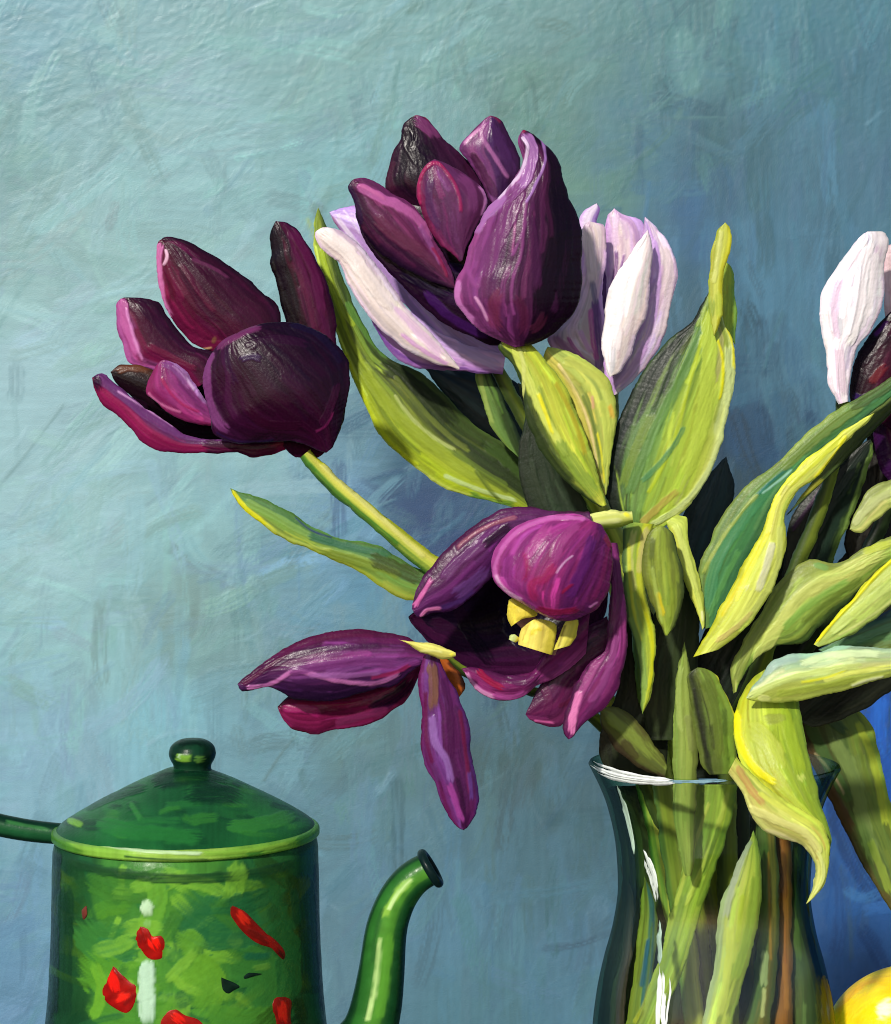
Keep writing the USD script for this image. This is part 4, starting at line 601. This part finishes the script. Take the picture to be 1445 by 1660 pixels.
# ---------------------------------------------------------------- vase with the stems and leaves inside it
CX = 1157
def build_vase():
    k = S
    t = thing('glass_vase', 'flared clear glass vase holding the tulip bunch', 'vase', [(CX - 722.5) * k, 0, 0])
    outer = '1240,202 1244,200 1265,189 1310,171 1380,157 1440,154 1500,162 1560,178 1620,190 1680,196 1760,192 1830,172 1862,150'
    q = spline(outer, 90)
    inner = np.stack([q[::-1][8:, 0], q[::-1][8:, 1] - 8], 1); inner[0, 1] = 1; inner = np.vstack([[inner[0, 0], 0.01], inner])
    inner[-1, 0] -= 1
    ring = np.vstack([[1870, 0.01], [1870, 146], q[::-1], [1236, 200], [1235, 197], inner[::-1]])
    rad, z = ring[:, 1] * k, np.maximum(ZC + (830 - ring[:, 0]) * k, 0.001)
    th = np.linspace(0, 2 * math.pi, 145)
    P = np.stack([(CX - 722.5) * k + np.sin(th)[:, None] * rad, -np.cos(th)[:, None] * rad, np.repeat(z[None], len(th), 0)], -1)
    n = gnormal(P); i = 30
    c = np.array([(CX - 722.5) * k, 0, 0]); s = ((P - c) * [1, 1, 0] * n)[:, i].sum(-1).mean()
    if s < 0: n = -n
    put(t, 'glass_body', P.reshape(-1, 3), quads(*P.shape[:2], 0, s < 0), None, M_GLASS)
    fv = lambda row: np.interp(row, q[:, 0], q[:, 1])
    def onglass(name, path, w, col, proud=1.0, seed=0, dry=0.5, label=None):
        """a painted highlight: thick pale paint streaked over the outside of the glass"""
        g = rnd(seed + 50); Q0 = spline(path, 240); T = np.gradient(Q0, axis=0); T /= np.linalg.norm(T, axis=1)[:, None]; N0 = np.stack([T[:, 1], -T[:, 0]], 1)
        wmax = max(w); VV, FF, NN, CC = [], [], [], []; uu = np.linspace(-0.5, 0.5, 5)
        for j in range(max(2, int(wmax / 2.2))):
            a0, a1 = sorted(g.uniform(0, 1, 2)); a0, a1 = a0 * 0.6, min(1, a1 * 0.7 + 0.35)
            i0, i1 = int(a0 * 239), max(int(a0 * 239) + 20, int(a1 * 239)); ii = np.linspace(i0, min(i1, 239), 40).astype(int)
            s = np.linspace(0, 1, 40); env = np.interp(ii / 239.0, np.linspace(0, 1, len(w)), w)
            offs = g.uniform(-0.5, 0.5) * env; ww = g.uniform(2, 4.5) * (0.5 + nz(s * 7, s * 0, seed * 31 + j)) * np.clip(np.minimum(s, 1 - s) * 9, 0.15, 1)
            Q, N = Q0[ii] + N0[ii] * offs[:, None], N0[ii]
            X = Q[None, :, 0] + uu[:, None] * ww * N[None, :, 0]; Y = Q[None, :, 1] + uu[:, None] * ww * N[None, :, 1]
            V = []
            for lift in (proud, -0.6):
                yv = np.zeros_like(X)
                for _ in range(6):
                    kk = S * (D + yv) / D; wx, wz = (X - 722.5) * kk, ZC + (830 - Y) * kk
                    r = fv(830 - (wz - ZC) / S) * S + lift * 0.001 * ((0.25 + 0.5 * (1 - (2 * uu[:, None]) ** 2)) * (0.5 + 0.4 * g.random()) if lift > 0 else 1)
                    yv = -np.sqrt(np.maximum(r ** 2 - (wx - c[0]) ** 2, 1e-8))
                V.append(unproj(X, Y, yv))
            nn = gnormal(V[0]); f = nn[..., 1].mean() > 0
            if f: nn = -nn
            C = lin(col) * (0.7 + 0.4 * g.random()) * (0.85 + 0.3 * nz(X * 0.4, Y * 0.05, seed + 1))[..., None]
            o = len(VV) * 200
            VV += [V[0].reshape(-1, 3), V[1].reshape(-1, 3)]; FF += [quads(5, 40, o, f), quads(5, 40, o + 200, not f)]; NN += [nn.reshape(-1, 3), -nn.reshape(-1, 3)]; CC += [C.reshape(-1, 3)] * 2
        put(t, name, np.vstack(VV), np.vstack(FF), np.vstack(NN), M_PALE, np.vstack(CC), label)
    onglass('painted_highlight', '958,1238 975,1248 1005,1258 1045,1264 1095,1267', [14, 20, 16, 12, 7], (232, 238, 236), 1.2, 3)  # glass highlights, painted on as raised pale slivers
    onglass('painted_highlight', '1062,1266 1110,1267 1150,1266 1185,1264', [6, 9, 8, 5], (120, 160, 176), 0.8, 5)
    onglass('painted_highlight', '995,1262 1008,1300 1022,1350 1028,1385', [12, 9, 6, 3], (170, 196, 176), 0.8, 7)
    onglass('painted_highlight', '1042,1378 1052,1400 1060,1425 1066,1462', [8, 18, 14, 6], (214, 224, 216), 1.0, 9)
    onglass('painted_highlight', '1068,1470 1070,1520 1072,1570', [4, 7, 6], (150, 176, 160), 0.7, 11)
    onglass('painted_highlight', '1078,1562 1080,1600 1076,1640 1074,1700', [20, 30, 24, 16], (226, 232, 226), 1.0, 13)
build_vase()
def inner(lab, L, R, y, cols, st=(), name='vase_leaf', **kw):
    patch(None, name, L, R, y, cols, strokes=st, label=lab, cat='leaf', **kw)
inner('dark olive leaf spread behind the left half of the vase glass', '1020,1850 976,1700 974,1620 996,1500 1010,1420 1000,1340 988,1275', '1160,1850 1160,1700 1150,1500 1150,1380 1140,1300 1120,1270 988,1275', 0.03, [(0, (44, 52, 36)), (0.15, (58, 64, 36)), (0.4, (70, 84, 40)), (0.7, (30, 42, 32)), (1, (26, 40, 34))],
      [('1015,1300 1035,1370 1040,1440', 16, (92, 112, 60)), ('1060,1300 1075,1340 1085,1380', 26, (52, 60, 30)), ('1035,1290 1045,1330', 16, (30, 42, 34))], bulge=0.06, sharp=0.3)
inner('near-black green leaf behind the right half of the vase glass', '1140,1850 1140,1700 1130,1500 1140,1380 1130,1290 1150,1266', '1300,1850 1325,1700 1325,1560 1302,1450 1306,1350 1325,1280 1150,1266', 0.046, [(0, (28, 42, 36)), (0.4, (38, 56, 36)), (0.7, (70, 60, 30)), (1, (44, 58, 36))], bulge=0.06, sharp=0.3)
inner('purplish brown leaf standing against the left wall of the vase', '1010,1850 985,1700 990,1620 1008,1540 1012,1470 1006,1400', '1045,1850 1012,1700 1014,1620 1026,1540 1028,1470 1006,1400', 0.02, [(0, (64, 60, 44)), (0.5, (92, 78, 82)), (1, (84, 74, 60))], [('1002,1560 995,1620 995,1680', 10, (70, 78, 48))])
inner('fresh green slender leaf second from the left in the vase', '1050,1850 1012,1700 1020,1620 1030,1560 1038,1480 1045,1420', '1085,1850 1060,1700 1056,1620 1062,1560 1066,1480 1045,1420', 0.008, [(0, (110, 132, 40)), (0.4, (128, 152, 56)), (0.7, (52, 104, 104)), (1, (100, 124, 46))], [('1040,1600 1046,1560 1052,1520', 8, (40, 100, 130)), ('1030,1660 1045,1630 1060,1590', 12, (172, 180, 56))])
inner('bright green stalk slanting from the vase rim down to the left', '1040,1850 1010,1720 1040,1640 1072,1540 1090,1470 1115,1370 1128,1272', '1095,1850 1052,1720 1080,1640 1120,1540 1146,1450 1180,1350 1196,1272', -0.012, [(0, (140, 164, 60)), (0.35, (126, 156, 56)), (0.6, (150, 182, 66)), (0.85, (170, 196, 62)), (1, (108, 146, 50))],
      [('1180,1285 1150,1380 1110,1470', 9, (186, 206, 84), {'hgt': 0.4}), ('1140,1285 1130,1350 1105,1430', 10, (116, 138, 50)), ('1150,1300 1120,1390 1095,1470', 7, (176, 192, 80)), ('1165,1340 1140,1420', 8, (96, 130, 44)), ('1110,1450 1085,1540 1060,1610', 12, (120, 150, 60))], bulge=0.18)
inner('pale broad leaf in the middle of the vase', '1150,1850 1128,1720 1142,1640 1160,1560 1165,1480 1192,1410 1222,1346', '1200,1850 1175,1720 1192,1640 1212,1570 1228,1500 1236,1430 1222,1346', -0.02, [(0, (150, 172, 120)), (0.3, (170, 190, 92)), (0.6, (182, 198, 76)), (1, (126, 156, 56))],
      [('1218,1360 1190,1430 1176,1490', 12, (166, 178, 150)), ('1225,1420 1215,1500 1190,1590', 16, (146, 174, 62)), ('1185,1500 1180,1570 1165,1650', 14, (190, 204, 84)), ('1205,1450 1195,1530', 9, (176, 196, 60))], bulge=0.15)
inner('dark olive stalk right of the pale leaf in the vase', '1210,1850 1200,1700 1220,1600 1228,1500 1228,1400 1225,1290', '1250,1850 1245,1700 1258,1600 1264,1500 1262,1400 1250,1290', 0.0, [(0, (60, 84, 36)), (0.4, (76, 104, 44)), (0.7, (110, 104, 40)), (1, (64, 84, 38))], [('1238,1600 1240,1540', 14, (150, 172, 110)), ('1246,1380 1248,1470 1250,1560', 5, (156, 122, 40)), ('1236,1650 1240,1600', 8, (196, 206, 130))], bulge=0.21)
inner('amber brown stalk in the right of the vase', '1255,1850 1250,1700 1262,1600 1264,1500 1262,1400 1255,1290', '1285,1850 1284,1700 1286,1600 1284,1500 1286,1400 1275,1290', 0.01, [(0, (124, 84, 36)), (0.5, (142, 92, 34)), (1, (92, 62, 30))], [('1270,1380 1272,1460', 12, (112, 66, 28)), ('1272,1560 1276,1640', 9, (160, 108, 42))], bulge=0.21)
inner('olive leaf against the right wall of the vase', '1285,1850 1284,1700 1288,1600 1282,1480 1284,1380 1290,1300', '1320,1850 1340,1700 1334,1600 1312,1480 1308,1380 1290,1300', 0.016, [(0, (72, 92, 44)), (0.5, (60, 80, 42)), (1, (40, 50, 36))], [('1290,1370 1305,1420 1312,1470', 12, (112, 138, 54)), ('1290,1490 1296,1560', 12, (84, 112, 46))], bulge=0.12)

# ---------------------------------------------------------------- teapot
def build_teapot():
    cx, k = 303, S
    t = thing('teapot', 'green enamel teapot with red flowers and a domed lid', 'teapot', [(cx - 722.5) * k, 0, 0])
    mot = [('150,1420 200,1440 260,1420', 50, (70, 122, 46)), ('245,1420 255,1450 240,1520 262,1560', 36, (116, 168, 56)), ('215,1440 250,1430', 26, (130, 176, 60)), ('300,1470 360,1500 440,1470', 90, (44, 108, 64)), ('130,1500 170,1530 230,1500', 60, (64, 124, 56)),
           ('140,1560 200,1590 260,1580', 70, (96, 152, 46)), ('300,1560 340,1600 320,1640', 60, (118, 168, 50)), ('380,1560 440,1600 400,1640', 70, (70, 130, 54)), ('290,1520 330,1540', 40, (110, 160, 50)), ('160,1530 190,1550', 34, (48, 116, 66)), ('440,1500 470,1560 460,1620', 46, (44, 104, 50)),
           ('150,1630 220,1650 290,1640', 50, (84, 140, 46)), ('340,1640 400,1655 450,1640', 40, (90, 146, 50)), ('270,1590 300,1560 318,1540', 18, (136, 180, 62)), ('395,1548 420,1552 440,1546', 14, (34, 100, 70)), ('410,1570 440,1566', 12, (110, 156, 60)), ('108,1440 106,1540 104,1650', 26, (24, 60, 38)), ('490,1420 500,1500 505,1600', 34, (22, 50, 32)),
           ('280,1580 300,1600 330,1610', 16, (140, 184, 60)), ('350,1600 380,1620', 22, (120, 168, 56)), ('92,1380 90,1500 86,1650', 18, (12, 30, 28)), ('515,1400 518,1500 524,1640', 14, (14, 34, 28)), ('120,1400 300,1425 480,1400', 18, (28, 66, 40)),
           ('150,1650 165,1600 150,1560', 20, (120, 170, 50)), ('475,1440 482,1500', 14, (30, 76, 44)), ('205,1590 225,1620', 18, (150, 190, 70)), ('238,1462 240,1485', 22, (220, 232, 196), {'hgt': 0.6}), ('238,1492 240,1505', 14, (150, 190, 110)), ('240,1560 238,1610 240,1660', 26, (214, 228, 206), {'dry': 0.5, 'hgt': 0.5})]  # the near-white strokes are highlights painted into the enamel colour
    g = rnd(5)
    greens = [(70, 124, 48), (104, 156, 50), (126, 174, 56), (44, 108, 62), (34, 92, 54), (88, 142, 46), (56, 118, 58), (140, 186, 62)]
    dabs = []
    for _ in range(120):
        x, y0 = g.uniform(105, 505), g.uniform(1415, 1665); q = (x - 303) / 215
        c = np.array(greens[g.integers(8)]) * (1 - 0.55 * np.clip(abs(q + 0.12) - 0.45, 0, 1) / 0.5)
        an, ln = g.uniform(0, 3.14), g.uniform(14, 46)
        dabs.append((np.array([[x - ln * math.cos(an), y0 - ln * math.sin(an)], [x, y0 + g.normal(0, 5)], [x + ln * math.cos(an), y0 + ln * math.sin(an)]]), g.uniform(10, 34), tuple(c), dict(a=g.uniform(0.6, 0.95), dry=0.5, hgt=0.12, soft=2.5, rag=0.5)))
    mot = [(m[0], m[1], m[2], dict(dict(rag=0.5, hgt=0.15), **(m[3] if len(m) > 3 else {}))) for m in mot]
    mot = dabs[:100] + mot[:-6] + dabs[100:] + mot[-6:] + [m for m in mot if max(m[2]) > 210]
    body_prof = '1352,205 1366,212 1400,213 1500,215 1600,220 1660,226 1760,240 1840,246 1868,238'
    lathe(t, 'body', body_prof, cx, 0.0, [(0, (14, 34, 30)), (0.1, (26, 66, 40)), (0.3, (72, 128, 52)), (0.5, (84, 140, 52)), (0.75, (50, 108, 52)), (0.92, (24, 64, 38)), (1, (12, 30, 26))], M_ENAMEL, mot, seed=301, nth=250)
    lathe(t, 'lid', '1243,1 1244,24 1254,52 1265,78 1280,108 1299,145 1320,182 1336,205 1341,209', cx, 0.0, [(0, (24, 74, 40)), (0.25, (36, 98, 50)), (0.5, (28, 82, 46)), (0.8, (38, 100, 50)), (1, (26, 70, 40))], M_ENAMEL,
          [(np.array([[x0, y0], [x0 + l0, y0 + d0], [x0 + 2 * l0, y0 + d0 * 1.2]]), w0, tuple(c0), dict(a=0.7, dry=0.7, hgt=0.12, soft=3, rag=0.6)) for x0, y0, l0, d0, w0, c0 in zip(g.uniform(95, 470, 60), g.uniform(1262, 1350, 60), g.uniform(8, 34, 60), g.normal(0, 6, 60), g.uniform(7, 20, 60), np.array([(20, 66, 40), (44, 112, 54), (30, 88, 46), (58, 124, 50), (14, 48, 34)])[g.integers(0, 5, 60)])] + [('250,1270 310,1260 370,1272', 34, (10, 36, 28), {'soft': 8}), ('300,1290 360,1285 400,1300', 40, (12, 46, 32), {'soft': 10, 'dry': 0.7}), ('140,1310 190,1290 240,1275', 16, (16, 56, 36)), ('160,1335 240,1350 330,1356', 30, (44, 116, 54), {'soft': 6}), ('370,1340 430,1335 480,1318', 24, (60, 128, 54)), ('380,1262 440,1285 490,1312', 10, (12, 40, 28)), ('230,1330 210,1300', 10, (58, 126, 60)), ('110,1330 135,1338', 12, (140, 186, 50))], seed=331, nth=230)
    ringp = '1338,204 1340,212 1345,215 1351,215 1355,211 1356,204'
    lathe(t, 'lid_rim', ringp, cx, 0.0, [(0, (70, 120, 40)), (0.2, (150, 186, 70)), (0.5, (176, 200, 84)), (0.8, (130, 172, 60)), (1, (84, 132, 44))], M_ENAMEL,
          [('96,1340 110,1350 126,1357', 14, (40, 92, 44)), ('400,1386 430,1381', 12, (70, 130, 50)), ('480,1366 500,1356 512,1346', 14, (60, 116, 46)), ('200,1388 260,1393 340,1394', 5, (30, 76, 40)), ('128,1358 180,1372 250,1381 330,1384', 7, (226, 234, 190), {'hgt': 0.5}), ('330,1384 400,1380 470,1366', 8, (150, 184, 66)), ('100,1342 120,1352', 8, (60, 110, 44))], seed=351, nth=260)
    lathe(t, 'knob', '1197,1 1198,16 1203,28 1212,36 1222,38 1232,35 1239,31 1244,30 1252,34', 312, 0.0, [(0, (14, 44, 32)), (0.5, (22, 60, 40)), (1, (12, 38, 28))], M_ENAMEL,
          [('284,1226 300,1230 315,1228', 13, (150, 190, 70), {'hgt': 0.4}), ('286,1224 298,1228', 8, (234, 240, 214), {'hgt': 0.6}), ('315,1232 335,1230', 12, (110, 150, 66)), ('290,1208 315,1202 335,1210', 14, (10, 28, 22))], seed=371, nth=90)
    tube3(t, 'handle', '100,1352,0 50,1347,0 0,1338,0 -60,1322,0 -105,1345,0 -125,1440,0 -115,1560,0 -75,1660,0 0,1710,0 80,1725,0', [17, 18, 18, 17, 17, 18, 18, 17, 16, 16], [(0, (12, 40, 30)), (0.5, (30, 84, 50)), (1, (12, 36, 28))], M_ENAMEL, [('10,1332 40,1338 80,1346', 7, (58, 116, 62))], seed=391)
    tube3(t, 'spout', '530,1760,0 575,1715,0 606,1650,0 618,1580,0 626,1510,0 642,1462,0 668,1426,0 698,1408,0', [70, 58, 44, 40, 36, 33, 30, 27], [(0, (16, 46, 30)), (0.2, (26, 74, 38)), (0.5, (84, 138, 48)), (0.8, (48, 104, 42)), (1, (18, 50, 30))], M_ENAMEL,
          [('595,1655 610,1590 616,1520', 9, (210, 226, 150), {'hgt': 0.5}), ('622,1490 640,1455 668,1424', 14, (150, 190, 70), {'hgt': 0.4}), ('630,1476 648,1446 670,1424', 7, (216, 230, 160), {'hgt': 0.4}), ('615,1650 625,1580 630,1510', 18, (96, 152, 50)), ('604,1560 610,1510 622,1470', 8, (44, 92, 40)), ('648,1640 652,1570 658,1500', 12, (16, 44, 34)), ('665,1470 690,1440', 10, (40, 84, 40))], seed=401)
    # dark mouth of the spout: a ring and a recessed disc
    e = unproj(np.array([668., 698.]), np.array([1426., 1408.]), np.zeros(2)); ax = e[1] - e[0]; ax /= np.linalg.norm(ax)
    to = trimesh.creation.torus(0.0082, 0.0022, 48, 20); to.apply_transform(trimesh.geometry.align_vectors([0, 0, 1], ax)); to.apply_translation(e[1])
    put(t, 'spout_lip', np.array(to.vertices), np.array(to.faces), np.array(to.vertex_normals), M_ENAMEL, np.repeat(lin([[12, 30, 30]]), len(to.vertices), 0))
    ds = trimesh.creation.cylinder(0.0078, 0.001, 40); ds.apply_transform(trimesh.geometry.align_vectors([0, 0, 1], ax)); ds.apply_translation(e[1] - ax * 0.0006)
    put(t, 'spout_mouth', np.array(ds.vertices), np.array(ds.faces), None, M_ENAMEL, np.repeat(lin([[7, 16, 20]]), len(ds.vertices), 0))
    pr = spline(body_prof, 100); fr = lambda row: np.interp(row, pr[:, 0], pr[:, 1])
    def motif(name, outline, col, strokes=(), label=None):
        """a dab of thick enamel colour lying on the body"""
        O = pts(outline); O = np.vstack([O, O[:1]]); n = 64; Q = spline(O, n); c = Q[:-1].mean(0); r = np.linspace(0, 1, 18)
        X = c[0] + (Q[:, 0] - c[0])[:, None] * r; Y = c[1] + (Q[:, 1] - c[1])[:, None] * r
        yv = np.zeros_like(X)
        cv = Canvas(X, Y, lin(col) * np.ones(X.shape + (1,)), seed=int(c[0] * 3))
        cv.c = cv.c * (1 + 0.5 * (nz(X * 0.12, Y * 0.12, int(c[1])) - 0.5))[..., None]
        for s_ in strokes: cv.stroke(*s_)
        for _ in range(6):
            kk = S * (D + yv) / D; wx, wz = (X - 722.5) * kk, ZC + (830 - Y) * kk
            lift = 0.0007 * (1 - r[None] ** 4) + cv.h * 0.0008 - 0.0006 * (r[None] > 0.97)
            R_ = fr(830 - (wz - ZC) / S) * S + lift
            yv = -np.sqrt(np.maximum(R_ ** 2 - (wx - (cx - 722.5) * k) ** 2, 1e-8))
        P = unproj(X, Y, yv); P[:, 0] = P[0, 0]; nn = gnormal(P + 0); nn[:, 0] = nn[:, 2].mean(0); f = nn[..., 1].mean() > 0
        if f: nn = -nn
        put(t, name, P.reshape(-1, 3), quads(*X.shape, 0, f), nn.reshape(-1, 3), M_ENAMEL, cv.c.reshape(-1, 3), label)
    motif('red_flower', '226,1500 240,1505 248,1518 262,1516 270,1535 262,1556 248,1558 230,1545 218,1525', (140, 14, 10), [('245,1520 256,1540', 22, (238, 24, 12)), ('226,1510 232,1535', 14, (110, 12, 12))])
    motif('red_flower', '182,1562 196,1575 210,1590 224,1600 222,1622 205,1645 185,1636 162,1612 164,1598 172,1588', (134, 12, 10), [('180,1575 190,1610', 18, (220, 22, 14)), ('188,1622 212,1610', 15, (226, 34, 22)), ('200,1630 222,1610', 8, (104, 10, 10)), ('185,1570 200,1590', 10, (120, 12, 12))])
    motif('red_flower', '372,1462 392,1472 410,1490 432,1512 452,1528 466,1550 462,1560 445,1540 420,1532 400,1518 376,1490 366,1470', (124, 20, 14), [('385,1478 405,1500', 14, (206, 40, 22)), ('400,1508 440,1530', 12, (96, 20, 14)), ('430,1518 448,1530', 12, (150, 24, 16)), ('448,1540 466,1558', 10, (44, 16, 12))])
    motif('red_flower', '268,1640 282,1634 300,1645 322,1652 335,1668 300,1690 262,1680 256,1660', (140, 18, 12), [('280,1645 300,1660', 16, (214, 30, 18))])
    motif('red_flower', '444,1618 460,1612 474,1622 472,1650 478,1680 452,1690 446,1650 440,1634', (120, 18, 12), [('456,1625 462,1660', 16, (200, 34, 20))])
    motif('dark_leaflet', '358,1584 368,1588 382,1594 390,1600 380,1606 370,1612 360,1604', (14, 34, 24))
    motif('dark_leaflet', '394,1584 404,1577 426,1579 412,1583 402,1586 396,1588', (14, 34, 24))
    motif('dark_leaflet', '132,1476 140,1468 142,1482 136,1492', (96, 44, 36))
build_teapot()

# ---------------------------------------------------------------- lemon
def build_lemon():
    y = 0.03; k = S * (D + y) / D
    Rz = 0.0415; cxw, cz = (1488 - 722.5) * k, Rz
    th, ph = np.meshgrid(np.linspace(0, 2 * math.pi, 160), np.linspace(0, math.pi, 100), indexing='ij')
    a = 0.048; nub = 0.007 * np.exp(-((ph) / 0.24) ** 2) + 0.007 * np.exp(-((math.pi - ph) / 0.24) ** 2)
    px_ = (a + nub) * np.cos(ph); r = Rz * np.sin(ph) ** 0.95
    tilt = 0.35
    X, Y, Z = px_, r * np.cos(th), r * np.sin(th)
    X, Y = X * math.cos(tilt) - Y * math.sin(tilt), X * math.sin(tilt) + Y * math.cos(tilt)
    P = np.stack([cxw + X, y + Y, cz + Z], -1); PX, PY = project(P)
    col = lin((248, 206, 20)) * (1 + 0.3 * (nz(PX * 0.06, PY * 0.06, 3) - 0.5))[..., None]
    cv = Canvas(PX, PY, col, P[..., 1] < y, 900)
    for s_ in [('1360,1640 1380,1600 1430,1580', 26, (240, 182, 24)), ('1375,1650 1400,1620 1440,1605', 30, (244, 212, 40)), ('1400,1590 1430,1580 1480,1582', 12, (240, 200, 40)), ('1432,1650 1440,1630 1450,1625', 26, (246, 240, 214), {'hgt': 0.6}), ('1360,1700 1390,1680 1420,1690', 30, (240, 196, 20))]:  # the cream dab is a highlight painted on the rind
        cv.stroke(s_[0], s_[1], s_[2], **(s_[3] if len(s_) > 3 else {}))
    n = gnormal(P); n = n if ((P - [cxw, y, cz]) * n).sum(-1).mean() > 0 else -n
    P = P + n * (cv.h * 0.0008)[..., None]
    put(None, 'lemon', P.reshape(-1, 3), quads(*PX.shape, 0, True), n.reshape(-1, 3), M_RIND, cv.c.reshape(-1, 3), 'yellow lemon beside the vase, cut off by the right edge', cat='lemon')
build_lemon()
